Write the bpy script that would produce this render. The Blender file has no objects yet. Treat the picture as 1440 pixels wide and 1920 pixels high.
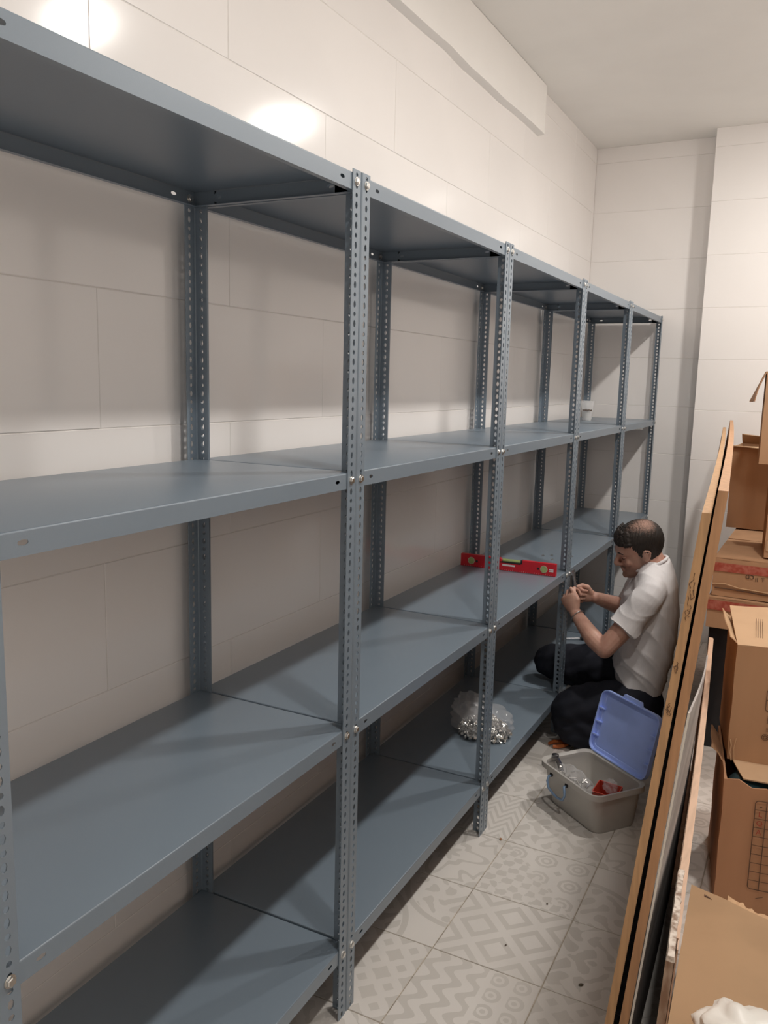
import bpy, bmesh, math, random
from math import pi, sin, cos, radians as RAD
from mathutils import Vector, Matrix, Quaternion
import numpy as np

random.seed(7)
SC = bpy.context.scene
COL = SC.collection

# ------------------------------------------------------------------ camera
CAM_LOC = (1.4122, -0.6832, 1.6219)
YAW, PITCH, ROLL, FPX = 0.475, -0.1572, 0.0247, 1557.46
def make_camera():
    fw = Vector((-sin(YAW)*cos(PITCH), cos(YAW)*cos(PITCH), sin(PITCH)))
    r = Vector((cos(YAW), sin(YAW), 0)); u = r.cross(fw)
    r2 = r*cos(ROLL) + u*sin(ROLL); u2 = -r*sin(ROLL) + u*cos(ROLL)
    m = Matrix((r2, u2, -fw)).transposed().to_4x4(); m.translation = Vector(CAM_LOC)
    cd = bpy.data.cameras.new('camera'); cd.sensor_fit = 'HORIZONTAL'; cd.sensor_width = 36.0
    cd.lens = FPX*36.0/1440.0; cd.clip_start = 0.02
    o = bpy.data.objects.new('camera', cd); o.matrix_world = m; COL.objects.link(o); SC.camera = o
make_camera()

# ------------------------------------------------------------------ world and exposure
WORLD = bpy.data.worlds.new('world'); SC.world = WORLD; WORLD.use_nodes = True
WORLD.node_tree.nodes['Background'].inputs['Color'].default_value = (0.9, 0.92, 1.0, 1)
WORLD.node_tree.nodes['Background'].inputs['Strength'].default_value = 0.0
SC.view_settings.view_transform = 'Standard'; SC.view_settings.look = 'None'
SC.view_settings.gamma = 1.0; SC.view_settings.use_curve_mapping = False
SC.view_settings.exposure = 0.0
SC.cycles.max_bounces = 12; SC.cycles.diffuse_bounces = 6; SC.cycles.transparent_max_bounces = 24
SC.cycles.caustics_reflective = False; SC.cycles.caustics_refractive = False

# the room's three ceiling downlights (their discs are built further down, the emission sits in that builder)
LAMPS = [((1.54, 0.45, 3.14), 450.0), ((1.54, 2.16, 3.14), 620.0), ((1.54, 3.72, 3.14), 655.0)]
LAMP_COLOR = (1.0, 0.955, 0.90)

# ------------------------------------------------------------------ helpers
class MB:
    def __init__(s): s.v = []; s.f = []
    def add(s, vs, fs):
        n = len(s.v); s.v += [tuple(v) for v in vs]; s.f += [tuple(i+n for i in f) for f in fs]; return s
    def box(s, lo, hi, m=None):
        (a, b, c), (d, e, f) = lo, hi
        vs = [(a,b,c),(d,b,c),(d,e,c),(a,e,c),(a,b,f),(d,b,f),(d,e,f),(a,e,f)]
        if m is not None: vs = [tuple(m @ Vector(v)) for v in vs]
        return s.add(vs, [(0,3,2,1),(4,5,6,7),(0,1,5,4),(1,2,6,5),(2,3,7,6),(3,0,4,7)])
    def hexa(s, pts):   # 8 points bottom ring then top ring
        return s.add(pts, [(0,3,2,1),(4,5,6,7),(0,1,5,4),(1,2,6,5),(2,3,7,6),(3,0,4,7)])
    def prism(s, ring_a, ring_b):
        n = len(ring_a); fs = [tuple(range(n))[::-1], tuple(range(n, 2*n))]
        fs += [(i, (i+1) % n, n+(i+1) % n, n+i) for i in range(n)]
        return s.add(list(ring_a)+list(ring_b), fs)
    def loft(s, rings, cap=True):
        n = len(rings[0]); vs = [p for r in rings for p in r]; fs = []
        for k in range(len(rings)-1):
            for i in range(n):
                j = (i+1) % n; fs.append((k*n+i, k*n+j, (k+1)*n+j, (k+1)*n+i))
        if cap: fs += [tuple(range(n))[::-1], tuple(range((len(rings)-1)*n, len(rings)*n))]
        return s.add(vs, fs)
    def tube(s, pts, rad, n=10, cap=True, flat=1.0):
        pts = [Vector(p) for p in pts]
        if not hasattr(rad, '__len__'): rad = [rad]*len(pts)
        rings = []; prev = None
        for i, p in enumerate(pts):
            t = (pts[min(i+1, len(pts)-1)]-pts[max(i-1, 0)]).normalized()
            if prev is None:
                a = Vector((0,0,1)) if abs(t.z) < .9 else Vector((1,0,0)); prev = (a - t*a.dot(t)).normalized()
            else: prev = (prev - t*prev.dot(t)).normalized()
            b = t.cross(prev)
            rings.append([p + (prev*cos(2*pi*k/n)*flat + b*sin(2*pi*k/n))*rad[i] for k in range(n)])
        return s.loft(rings, cap)
    def lathe(s, prof, n=24, c=(0,0,0), cap=False):
        rings = [[(c[0]+r*cos(2*pi*k/n), c[1]+r*sin(2*pi*k/n), c[2]+z) for k in range(n)] for r, z in prof]
        return s.loft(rings, cap)
    def ell(s, c, r, rot=None, nu=16, nv=10):
        c = Vector(c); m = rot.to_matrix() if rot is not None else Matrix.Identity(3)
        rings = []
        for j in range(nv+1):
            t = pi*j/nv
            t = min(max(t, .03), pi-.03)
            rings.append([c + m @ Vector((r[0]*sin(t)*cos(2*pi*i/nu), r[1]*sin(t)*sin(2*pi*i/nu), -r[2]*cos(t))) for i in range(nu)])
        return s.loft(rings, True)
    def mesh(s, name, smooth=None):
        me = bpy.data.meshes.new(name); me.from_pydata([tuple(v) for v in s.v], [], s.f); me.validate()
        bm = bmesh.new(); bm.from_mesh(me); bmesh.ops.recalc_face_normals(bm, faces=bm.faces); bm.to_mesh(me); bm.free()
        if smooth is not None: smooth_mesh(me, smooth)
        return me
    def build(s, name, mat=None, parent=None, smooth=None, loc=None):
        return link(name, s.mesh(name, smooth), mat, parent, loc)

def smooth_mesh(me, ang=40):
    me.polygons.foreach_set('use_smooth', [True]*len(me.polygons)); me.set_sharp_from_angle(angle=RAD(ang)); me.update()
def link(name, me, mat=None, parent=None, loc=None):
    o = bpy.data.objects.new(name, me); COL.objects.link(o)
    if mat is not None and me is not None and len(me.materials) == 0: me.materials.append(mat)
    if parent is not None: o.parent = parent
    if loc is not None: o.location = loc
    return o
def empty(name, loc=(0,0,0), rz=0.0):
    o = bpy.data.objects.new(name, None); COL.objects.link(o); o.location = loc; o.rotation_euler = (0,0,rz)
    o.empty_display_size = .05; return o
def tag(o, label=None, cat=None, group=None, kind=None):
    if label: o['label'] = label
    if cat: o['category'] = cat
    if group: o['group'] = group
    if kind: o['kind'] = kind
    return o
def bevel(o, w=.003, seg=2, ang=35):
    m = o.modifiers.new('bevel', 'BEVEL'); m.width = w; m.segments = seg; m.limit_method = 'ANGLE'; m.angle_limit = RAD(ang); return o

# node expressions -------------------------------------------------
class X:
    def __init__(s, t, sock): s.t = t; s.s = sock
    def _op(s, op, *o, clamp=False):
        n = s.t.nodes.new('ShaderNodeMath'); n.operation = op; n.use_clamp = clamp
        for i, q in enumerate((s,)+o):
            if isinstance(q, X): s.t.links.new(q.s, n.inputs[i])
            else: n.inputs[i].default_value = float(q)
        return X(s.t, n.outputs[0])
    def __add__(s, o): return s._op('ADD', o)
    def __radd__(s, o): return s._op('ADD', o)
    def __sub__(s, o): return s._op('SUBTRACT', o)
    def __rsub__(s, o): return (s*-1.0)+o
    def __mul__(s, o): return s._op('MULTIPLY', o)
    def __rmul__(s, o): return s._op('MULTIPLY', o)
    def __truediv__(s, o): return s._op('DIVIDE', o)
    def abs(s): return s._op('ABSOLUTE')
    def frac(s): return s._op('FRACT')
    def sin(s): return s._op('SINE')
    def cos(s): return s._op('COSINE')
    def sqrt(s): return s._op('SQRT')
    def max(s, o): return s._op('MAXIMUM', o)
    def min(s, o): return s._op('MINIMUM', o)
    def lt(s, o): return s._op('LESS_THAN', o)
    def gt(s, o): return s._op('GREATER_THAN', o)
    def atan2(s, o): return s._op('ARCTAN2', o)
    def step(s, a, b):
        n = s.t.nodes.new('ShaderNodeMapRange'); n.interpolation_type = 'SMOOTHSTEP'
        s.t.links.new(s.s, n.inputs[0]); n.inputs[1].default_value = a; n.inputs[2].default_value = b
        return X(s.t, n.outputs[0])
def pm(name, col, rough=.5, metal=0.0, spec=.5, noise=0.0, nscale=8.0, col2=None, bump=0.0, bscale=60.0, coat=0.0, trans=0.0, ior=1.45, alpha=1.0,
       sss=0.0, stretch=(1,1,1), rnoise=0.0, coat_rough=.1, detail=4.0):
    m = bpy.data.materials.new(name); m.use_nodes = True; t = m.node_tree; b = t.nodes['Principled BSDF']
    b.inputs['Base Color'].default_value = (*col, 1); b.inputs['Roughness'].default_value = rough; b.inputs['Metallic'].default_value = metal
    b.inputs['Specular IOR Level'].default_value = spec; b.inputs['Coat Weight'].default_value = coat; b.inputs['Coat Roughness'].default_value = coat_rough
    b.inputs['Transmission Weight'].default_value = trans; b.inputs['IOR'].default_value = ior; b.inputs['Alpha'].default_value = alpha
    if sss: b.inputs['Subsurface Weight'].default_value = sss; b.inputs['Subsurface Radius'].default_value = (.012,.005,.003); b.inputs['Subsurface Scale'].default_value = 1.0
    tc = t.nodes.new('ShaderNodeTexCoord'); mp = t.nodes.new('ShaderNodeMapping'); mp.inputs['Scale'].default_value = stretch
    t.links.new(tc.outputs['Object'], mp.inputs['Vector'])
    if noise > 0 or col2:
        n = t.nodes.new('ShaderNodeTexNoise'); n.inputs['Scale'].default_value = nscale; n.inputs['Detail'].default_value = detail
        t.links.new(mp.outputs[0], n.inputs['Vector'])
        mx = t.nodes.new('ShaderNodeMix'); mx.data_type = 'RGBA'
        c2 = col2 if col2 else tuple(max(0, c*(1-noise)) for c in col)
        mx.inputs['A'].default_value = (*col, 1); mx.inputs['B'].default_value = (*c2, 1)
        f = X(t, n.outputs['Fac']).step(.35, .68); t.links.new(f.s, mx.inputs['Factor'])
        t.links.new(mx.outputs['Result'], b.inputs['Base Color'])
        if rnoise:
            r = X(t, n.outputs['Fac'])*rnoise+(rough-rnoise*.5); t.links.new(r.s, b.inputs['Roughness'])
    if bump > 0:
        n = t.nodes.new('ShaderNodeTexNoise'); n.inputs['Scale'].default_value = bscale; n.inputs['Detail'].default_value = 3
        t.links.new(mp.outputs[0], n.inputs['Vector'])
        bp = t.nodes.new('ShaderNodeBump'); bp.inputs['Strength'].default_value = bump; bp.inputs['Distance'].default_value = .004
        t.links.new(n.outputs['Fac'], bp.inputs['Height']); t.links.new(bp.outputs[0], b.inputs['Normal'])
    return m

M = {}
M['wall_tile'] = pm('glazed_white_tile', (.90,.868,.845), .13, noise=.03, nscale=1.5, bump=.06, bscale=2.2)
M['grout'] = pm('pale_grout', (.77,.735,.70), .85, noise=.1, nscale=30)
M['plaster'] = pm('ceiling_plaster', (.90,.885,.85), .8, noise=.04, nscale=2.0, bump=.05, bscale=12)
M['soffit'] = pm('painted_board', (.90,.88,.85), .55, noise=.02, nscale=3.0, bump=.03, bscale=8)
M['paint'] = pm('blue_grey_enamel', (.190,.240,.292), .33, spec=1.0, noise=.03, nscale=3, bump=.02, bscale=300)
M['zinc'] = pm('zinc_bolt', (.78,.78,.76), .28, metal=1.0, noise=.1, nscale=60)
M['darksteel'] = pm('dark_steel', (.20,.20,.21), .35, metal=1.0)
M['steel'] = pm('bare_steel', (.55,.55,.56), .3, metal=1.0, noise=.1, nscale=30)

# ------------------------------------------------------------------ room shell
WX, BY, CZ = -0.03, 5.06, 3.156       # left wall plane, back wall plane, ceiling height
RX, NY = 2.45, -1.45                  # right wall, wall behind the camera
ROWS = [2.747-.3124*i for i in range(-1, 9)]   # horizontal joint heights
def structure(name, mb, mat, smooth=None):
    o = mb.build(name, mat, None, smooth); tag(o, kind='structure'); return o
wall_left = structure('wall_left', MB().box((WX-.15, NY-.1, -.1), (WX-.0015, BY+.15, CZ+.1)), M['grout'])
wall_back = structure('wall_back', MB().box((WX-.0015, BY+.0015, -.1), (RX+.1, BY+.15, CZ+.1)), M['grout'])
wall_right = structure('wall_right', MB().box((RX, NY, -.1), (RX+.15, BY+.0015, CZ+.1)), M['wall_tile'])
wall_near = structure('wall_near', MB().box((WX-.0015, NY-.15, -.1), (RX+.15, NY, CZ+.1)), M['wall_tile'])
ceiling = structure('ceiling', MB().box((WX-.15, NY-.15, CZ), (RX+.15, BY+.15, CZ+.12)), M['plaster'])
CX0, CX1, CY = .7246, 1.75, 4.873
wall_column = structure('wall_column', MB().box((CX0+.0015, CY+.0015, 0), (CX1, BY, CZ)), M['grout'])
# shallow painted board that runs below the ceiling on the left wall, slightly wavy lower edge
sof = MB(); n = 26; ra = []
lowz = [2.914+.004*sin(i*1.1)+.003*sin(i*2.7+1) for i in range(n)]
ys = [NY+.02+(3.78-NY-.02)*i/(n-1) for i in range(n)]
for i in range(n):
    ra.append([(WX-.001, ys[i], lowz[i]-.006), (.0075, ys[i], lowz[i]), (.0075, ys[i], CZ-.002), (WX-.001, ys[i], CZ-.002)])
sof.loft(ra)
trim_1 = structure('trim_1', sof, M['soffit'], 30)

# wall tiles: every tile its own piece, joints recessed
TJ = .0009
def tile_mesh(name, w, h, t=.004, ch=.0012):
    # lies in local YZ, front towards +X
    mb = MB(); a, b = w/2, h/2
    def ring(x, i): return [(x,-a+i,-b+i),(x,a-i,-b+i),(x,a-i,b-i),(x,-a+i,b-i)]
    mb.loft([ring(-t,0), ring(-ch,0), ring(0,ch)])
    return mb.mesh(name, 30)
_tm = {}
def wall_tile(parent, c, w, h, rot=0.0):
    key = (round(w,4), round(h,4))
    if key not in _tm:
        _tm[key] = tile_mesh('tile', w-2*TJ, h-2*TJ); _tm[key].materials.append(M['wall_tile'])
    o = link('tile', _tm[key], None, parent); o.location = c
    o.rotation_euler = (0, random.uniform(-.0022,.0022), rot+random.uniform(-.0016,.0016)); return o
zs = [CZ] + [r for r in ROWS if 0 < r < CZ-.02] + [0.0]
zs = sorted(set(round(z,4) for z in zs), reverse=True)
TW = .957
for i in range(len(zs)-1):
    zt, zb = zs[i], zs[i+1]; zm = (zt+zb)/2
    ridx = round((2.747-zt)/.3124)
    off = .703 if ridx % 2 == 1 else 1.1745
    if ridx % 2 == 0: off = 1.1745
    ys_ = [NY] + [off+TW*k for k in range(-4, 8) if NY+.02 < off+TW*k < BY-.02] + [BY]
    for a, b in zip(ys_[:-1], ys_[1:]):
        wall_tile(wall_left, (WX, (a+b)/2, zm), round(b-a,4), round(zt-zb,4))
    for a, b in ((WX, .36), (.36, CX0+.03), ):
        if i % 2 == 0: pass
    segs = [(WX, CX0+.0)] 
    for a, b in segs:
        wall_tile(wall_back, ((a+b)/2, BY, zm), round(b-a,4), round(zt-zb,4), -pi/2)
    wall_tile(wall_back, ((CX1+RX)/2, BY, zm), round(RX-CX1,4), round(zt-zb,4), -pi/2)
    zo = -.012 if 0 < i < len(zs)-2 else 0.0
    zt2 = zt-.012 if 0 < i else zt; zb2 = zb-.012 if i < len(zs)-2 else zb
    wall_tile(wall_column, ((CX0+CX1)/2, CY, (zt2+zb2)/2), round(CX1-CX0,4), round(zt2-zb2,4), -pi/2)
    wall_tile(wall_column, (CX0, (CY+BY)/2, (zt2+zb2)/2), round(BY-CY,4), round(zt2-zb2,4), pi)

# ---- floor: printed patchwork tiles laid on a slab
floor = structure('floor', MB().box((WX-.15, NY-.15, -.12), (RX+.15, BY+.15, -.0022)), pm('floor_grout', (.50,.44,.36), .9, noise=.4, nscale=9))
FT, FX0, FY0 = .3255, .5665, 1.0115
def floor_mat(name, fn):
    m = bpy.data.materials.new(name); m.use_nodes = True; t = m.node_tree; b = t.nodes['Principled BSDF']
    tc = t.nodes.new('ShaderNodeTexCoord'); sp = t.nodes.new('ShaderNodeSeparateXYZ'); t.links.new(tc.outputs['Object'], sp.inputs[0])
    u = X(t, sp.outputs[0])/FT+.5; v = X(t, sp.outputs[1])/FT+.5
    nz = t.nodes.new('ShaderNodeTexNoise'); nz.inputs['Scale'].default_value = 26; nz.inputs['Detail'].default_value = 3; t.links.new(tc.outputs['Object'], nz.inputs['Vector'])
    f = fn(u, v, X(t, nz.outputs['Fac']))
    mx = t.nodes.new('ShaderNodeMix'); mx.data_type = 'RGBA'; mx.inputs['A'].default_value = (.75,.712,.672,1); mx.inputs['B'].default_value = (.625,.59,.548,1)
    t.links.new(f.s, mx.inputs['Factor'])
    # worn, dusty film
    gm = t.nodes.new('ShaderNodeNewGeometry'); n2 = t.nodes.new('ShaderNodeTexNoise'); n2.inputs['Scale'].default_value = 3.5; n2.inputs['Detail'].default_value = 6
    t.links.new(gm.outputs['Position'], n2.inputs['Vector'])
    m2 = t.nodes.new('ShaderNodeMix'); m2.data_type = 'RGBA'; m2.inputs['B'].default_value = (.63,.59,.545,1)
    t.links.new(mx.outputs['Result'], m2.inputs['A']); t.links.new((X(t, n2.outputs['Fac']).step(.4,.8)*.5).s, m2.inputs['Factor'])
    t.links.new(m2.outputs['Result'], b.inputs['Base Color'])
    b.inputs['Roughness'].default_value = .42; b.inputs['Specular IOR Level'].default_value = .4
    return m
def F_diamond(u, v, n):
    a = ((u+v)*2.0).frac()-.5; b = ((u-v)*2.0+4).frac()-.5
    d = a.abs().max(b.abs()); return d.gt(.23)*d.lt(.39)
def F_wave(u, v, n):
    # waves on one half, scallops on the other
    w = ((u*5.0+((v*4*2*pi).sin())*.30).frac()-.5).abs().lt(.23)
    a = ((v*5).frac()-.5); b = (u*5).frac()-.3
    r = (a*a+b*b).sqrt(); sc = ((r-.33).abs().lt(.09)).max(r.lt(.12))
    h = u.lt(.55); return w*h+sc*(1-h)
def F_flower(u, v, n):
    a = u-.5; b = v-.5; r = (a*a+b*b).sqrt(); th = a.atan2(b)
    p = r - .30 - (th*4).cos()*.10 - (th*8).cos()*.05
    q = ((u-.5).abs()-.5); w = ((v-.5).abs()-.5); r2 = (q*q+w*w).sqrt(); th2 = q.abs().atan2(w.abs())
    k = r2 - .24 - (th2*8).cos()*.06
    ring = p.abs().lt(.035).max((r-.13-(th*8).sin()*.04).lt(0.0)).max(k.abs().lt(.035)).max((r2).lt(.11))
    return ring
def F_curl(u, v, n):
    a = (u-.5).abs(); b = (v-.5).abs()
    s = (a*19+((b*14).sin())*1.8+n*2.2).sin()*((b*17+((a*16).cos())*1.6+n*2.0).sin())
    return s.gt(.12)
def F_round(u, v, n):
    a = (u*4).frac()-.5; b = (v*4).frac()-.5; r = (a*a+b*b).sqrt()
    d = a.abs()+b.abs(); return d.lt(.22).max((r.gt(.46))*(d.gt(.62)))
def F_arc(u, v, n):
    r = (u*u+v*v).sqrt(); w = 1-u; z = 1-v; r2 = (w*w+z*z).sqrt()
    th = u.atan2(v); s = ((r-.66).abs().lt(.03)).max((r2-.66).abs().lt(.03))
    c = ((u*21+(v*13).sin()*1.5+n*3).sin()*((v*19+(u*15).cos()*1.4).sin())).gt(.30)
    return s.max(c*(r.lt(.62).max(r2.lt(.62))))
def F_octa(u, v, n):
    a = ((u*3).frac()-.5).abs(); b = ((v*3).frac()-.5).abs(); d = a.max(b).max((a+b)*.72)
    o = (d-.30).abs().lt(.05).max((d-.13).abs().lt(.045)); c = ((a+b).gt(.86))
    h = (u+v).lt(1.0); k = ((u*34+n*5).sin()*((v*31+n*4).sin())).gt(.05)
    return (o.max(c))*(1-h)+k*h
def F_zig(u, v, n):
    z = ((v*7+((u*4).frac()-.5).abs()*3).frac()-.5).abs().lt(.22); h = u.gt(.5)
    d = (((u*2).frac()-.5).abs()).max(((v*2).frac()-.5).abs()); sq = ((d*9).frac()-.5).abs().lt(.24)
    return z*h+sq*(1-h)
def F_square(u, v, n):
    d = (u-.5).abs().max((v-.5).abs()); return ((d-.38).abs().lt(.03)).max((d-.26).abs().lt(.05))
FMATS = [floor_mat('floor_print_%s' % f.__name__[2:], f) for f in (F_diamond,F_wave,F_flower,F_curl,F_round,F_arc,F_octa,F_zig,F_square)]
_fm = []
for mt in FMATS:
    h = FT/2-.0016; mb = MB()
    def ring(z, i): return [(-h+i,-h+i,z),(h-i,-h+i,z),(h-i,h-i,z),(-h+i,h-i,z)]
    mb.loft([ring(-.004,0), ring(-.0012,0), ring(0,.0012)]); me = mb.mesh('floor_tile', 30); me.materials.append(mt); _fm.append(me)
FIX = {(0,0):1, (0,1):0, (0,2):6, (0,3):3, (0,4):2, (-1,0):4, (-1,1):5, (-1,2):2, (-1,3):7, (-1,4):3, (1,-1):8, (1,0):4, (1,1):3, (1,2):5, (1,3):2, (0,-1):5, (-1,-1):3, (1,4):6}
for i in range(-2, 6):
    for j in range(-8, 13):
        x = FX0+FT*(i+.5); y = FY0+FT*(j+.5)
        if y > BY-.1: continue
        k = FIX.get((i,j)); k = random.randrange(9) if k is None else k
        o = link('tile', _fm[k], None, floor); o.location = (x, y, 0)
        o.rotation_euler = (0,0, 0 if (i,j) in FIX else random.choice((0,pi/2,pi,-pi/2)))

# ------------------------------------------------------------------ ceiling downlights
def emit(name, col, st):
    m = bpy.data.materials.new(name); m.use_nodes = True; t = m.node_tree; t.nodes.clear()
    e = t.nodes.new('ShaderNodeEmission'); e.inputs[0].default_value = (*col,1); e.inputs[1].default_value = st
    o = t.nodes.new('ShaderNodeOutputMaterial'); t.links.new(e.outputs[0], o.inputs[0]); return m
white_rim = pm('white_metal_rim', (.85,.85,.84), .4)
places = ('nearest the camera', 'in the middle of the row', 'nearest the back wall')
for k, ((x, y, z), st) in enumerate(LAMPS):
    r = empty('ceiling_light', (x, y, CZ))
    tag(r, 'round white flush ceiling light, the one %s' % places[k], 'ceiling light', 'ceiling lights in a row')
    MB().lathe([(.071,-.02),(.085,-.018),(.090,0),(.082,0),(.066,-.012),(.066,-.02),(.071,-.02)], 40).build('rim', white_rim, r, 40)
    MB().lathe([(.066*sin(t*pi/16), -.0135-.014*cos(t*pi/16)) for t in (8,7,6,5,4,3,2,1,.05)], 40).build('diffuser', emit('lamp_glow', LAMP_COLOR, st), r, 60)

# ------------------------------------------------------------------ shelving units
D, LEVELS = .4716, [.1979, .7853, 1.4098, 2.0676]
PW, PT, PH = .0385, .0022, 2.074
def hole_cell(mb, fr, u0, u1, v0, v1, hu, hv, rw, rh, t):
    """a rectangle u0..u1 x v0..v1 with a through slot (half size rw, rh) at hu,hv; fr(u,v,d) maps to space, d = depth"""
    um, vm = hu, hv
    outer = [(u0,v0),(um,v0),(u1,v0),(u1,vm),(u1,v1),(um,v1),(u0,v1),(u0,vm)]
    c = min(rw, rh)*.62
    hole = [(hu-rw+c*.5,hv-rh+c*.5),(hu,hv-rh),(hu+rw-c*.5,hv-rh+c*.5),(hu+rw,hv),(hu+rw-c*.5,hv+rh-c*.5),(hu,hv+rh),(hu-rw+c*.5,hv+rh-c*.5),(hu-rw,hv)]
    if rw > rh*1.3 or rh > rw*1.3:      # slot: square-ish with rounded ends
        c = min(rw, rh)*.35
        hole = [(hu-rw+c,hv-rh+c),(hu,hv-rh),(hu+rw-c,hv-rh+c),(hu+rw,hv),(hu+rw-c,hv+rh-c),(hu,hv+rh),(hu-rw+c,hv+rh-c),(hu-rw,hv)]
    vs = [fr(u,v,0) for u,v in outer]+[fr(u,v,0) for u,v in hole]+[fr(u,v,t) for u,v in outer]+[fr(u,v,t) for u,v in hole]
    fs = []
    for i in range(8):
        j = (i+1) % 8
        fs += [(i,j,8+j,8+i), (16+j,16+i,24+i,24+j), (8+i,8+j,24+j,24+i)]
    mb.add(vs, fs)
def plain_cell(mb, fr, u0, u1, v0, v1, t):
    q = [(u0,v0),(u1,v0),(u1,v1),(u0,v1)]
    mb.add([fr(u,v,0) for u,v in q]+[fr(u,v,t) for u,v in q], [(0,1,2,3),(7,6,5,4)])
def post_mesh():
    mb = MB(); ro = .005; pitch = .0211; n = int(PH/pitch); pt = PH/n
    for fl in range(2):
        fr = (lambda u,v,d: (u,d,v)) if fl == 0 else (lambda u,v,d: (d,u,v))
        for k in range(n):
            slot = k % 2 == 0
            hole_cell(mb, fr, ro, PW, k*pt, (k+1)*pt, PW*.56, (k+.5)*pt, .0054, .0080 if slot else .0052, PT)
        mb.add([fr(PW,0,0),fr(PW,0,PT),fr(PW,PH,PT),fr(PW,PH,0)], [(0,1,2,3)])
        for z in (0, PH): mb.add([fr(ro,z,0),fr(PW,z,0),fr(PW,z,PT),fr(ro,z,PT)], [(0,1,2,3)])
    seg = 4; oa = []; ia = []
    for i in range(seg+1):
        a = pi+ (pi/2)*i/seg
        oa.append((ro+ro*cos(a), ro+ro*sin(a))); ri = ro-PT; ia.append((ro+ri*cos(a), ro+ri*sin(a)))
    for (p, q), (p2, q2) in zip(zip(oa, oa[1:]), zip(ia, ia[1:])):
        mb.add([(*p,0),(*q,0),(*q,PH),(*p,PH)], [(0,1,2,3)]); mb.add([(*p2,0),(*q2,0),(*q2,PH),(*p2,PH)], [(3,2,1,0)])
        for z in (0, PH): mb.add([(*p,z),(*q,z),(*q2,z),(*p2,z)], [(0,1,2,3)])
    me = bpy.data.meshes.new('post'); me.from_pydata(mb.v, [], mb.f)
    bm = bmesh.new(); bm.from_mesh(me); bmesh.ops.remove_doubles(bm, verts=bm.verts, dist=1e-5); bmesh.ops.recalc_face_normals(bm, faces=bm.faces); bm.to_mesh(me); bm.free()
    smooth_mesh(me, 35); me.materials.append(M['paint']); return me
POST = post_mesh()
SL = .0782                            # slot distance from the unit's end
def shelf_mesh(lx, ly, ins):
    """pan with turned-down lips, top face at z=0, spans x 0..lx, y 0..ly"""
    mb = MB(); H = .037; r = .003; t = .0012
    # top sheet
    mb.add([(r,r,0),(lx-r,r,0),(lx-r,ly-r,0),(r,ly-r,0)], [(0,1,2,3)])
    mb.add([(r,r,-t),(lx-r,r,-t),(lx-r,ly-r,-t),(r,ly-r,-t)], [(3,2,1,0)])
    sides = [ (lambda u,v,d: (lx-d,u,v), ly), (lambda u,v,d: (d,ly-u,v), ly), (lambda u,v,d: (u,d,v), lx), (lambda u,v,d: (lx-u,ly-d,v), lx)]
    for fr, ln in sides:
        s = SL-ins; hw = .012
        cuts = [0, s-hw, s+hw, ln-s-hw, ln-s+hw, ln]
        for i in range(5):
            if i in (1,3): hole_cell(mb, fr, cuts[i], cuts[i+1], -H, -r, (cuts[i]+cuts[i+1])/2, -.018, .0092, .0043, t)
            else: plain_cell(mb, fr, cuts[i], cuts[i+1], -H, -r, t)
        # rounded top edge
        prev = None
        for k in range(4):
            a = (pi/2)*k/3; d, z = r-r*cos(a), -r+r*sin(a)
            cur = [fr(d if k else 0, z, d), fr(ln-d, z, d)]
            if prev: mb.add([prev[0],prev[1],cur[1],cur[0]], [(0,1,2,3)])
            prev = cur
        # return flange
        mb.add([fr(0,-H,0),fr(ln,-H,0),fr(ln-.014,-H,.014),fr(.014,-H,.014)], [(3,2,1,0)])
        mb.add([fr(0,-H+t,t),fr(ln,-H+t,t),fr(ln-.014,-H+t,.014),fr(.014,-H+t,.014)], [(0,1,2,3)])
        mb.add([fr(.014,-H,.014),fr(ln-.014,-H,.014),fr(ln-.014,-H+t,.014),fr(.014,-H+t,.014)], [(0,1,2,3)])
    me = bpy.data.meshes.new('shelf'); me.from_pydata(mb.v, [], mb.f)
    bm = bmesh.new(); bm.from_mesh(me); bmesh.ops.remove_doubles(bm, verts=bm.verts, dist=1e-5); bmesh.ops.recalc_face_normals(bm, faces=bm.faces); bm.to_mesh(me); bm.free()
    smooth_mesh(me, 35); me.materials.append(M['paint']); return me
INS = .0028
SHELF = shelf_mesh(D-2*INS, 1.0-2*INS-.002, INS)
def bolt_mesh():
    mb = MB(); hexr = [(.0082*cos(pi/3*i), .0082*sin(pi/3*i)) for i in range(6)]
    mb.prism([(0,a,b) for a,b in hexr], [(.0046,a,b) for a,b in hexr])
    hr = [(.0072*cos(pi/3*i), .0072*sin(pi/3*i)) for i in range(6)]
    mb.prism([(.0046,a,b) for a,b in hr], [(.0058,a*.8,b*.8) for a,b in hr])
    w = [(.0098*cos(2*pi/14*i), .0098*sin(2*pi/14*i)) for i in range(14)]
    mb.prism([(-.0002,a,b) for a,b in w], [(.001,a,b) for a,b in w])
    me = mb.mesh('bolt'); me.materials.append(M['zinc']); return me
BOLT = bolt_mesh()
unit_label = ['blue-grey metal shelving unit nearest the camera, cut off by the left edge',
              'blue-grey metal shelving unit second from the camera, all shelves empty',
              'blue-grey metal shelving unit with the bag of bolts on its bottom shelf',
              'blue-grey metal shelving unit behind the crouching man, loose nuts on its middle shelf',
              'blue-grey metal shelving unit at the far end, against the back wall']
UY = [0.0, 1.0, 2.0, 3.0, 4.012]
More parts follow.
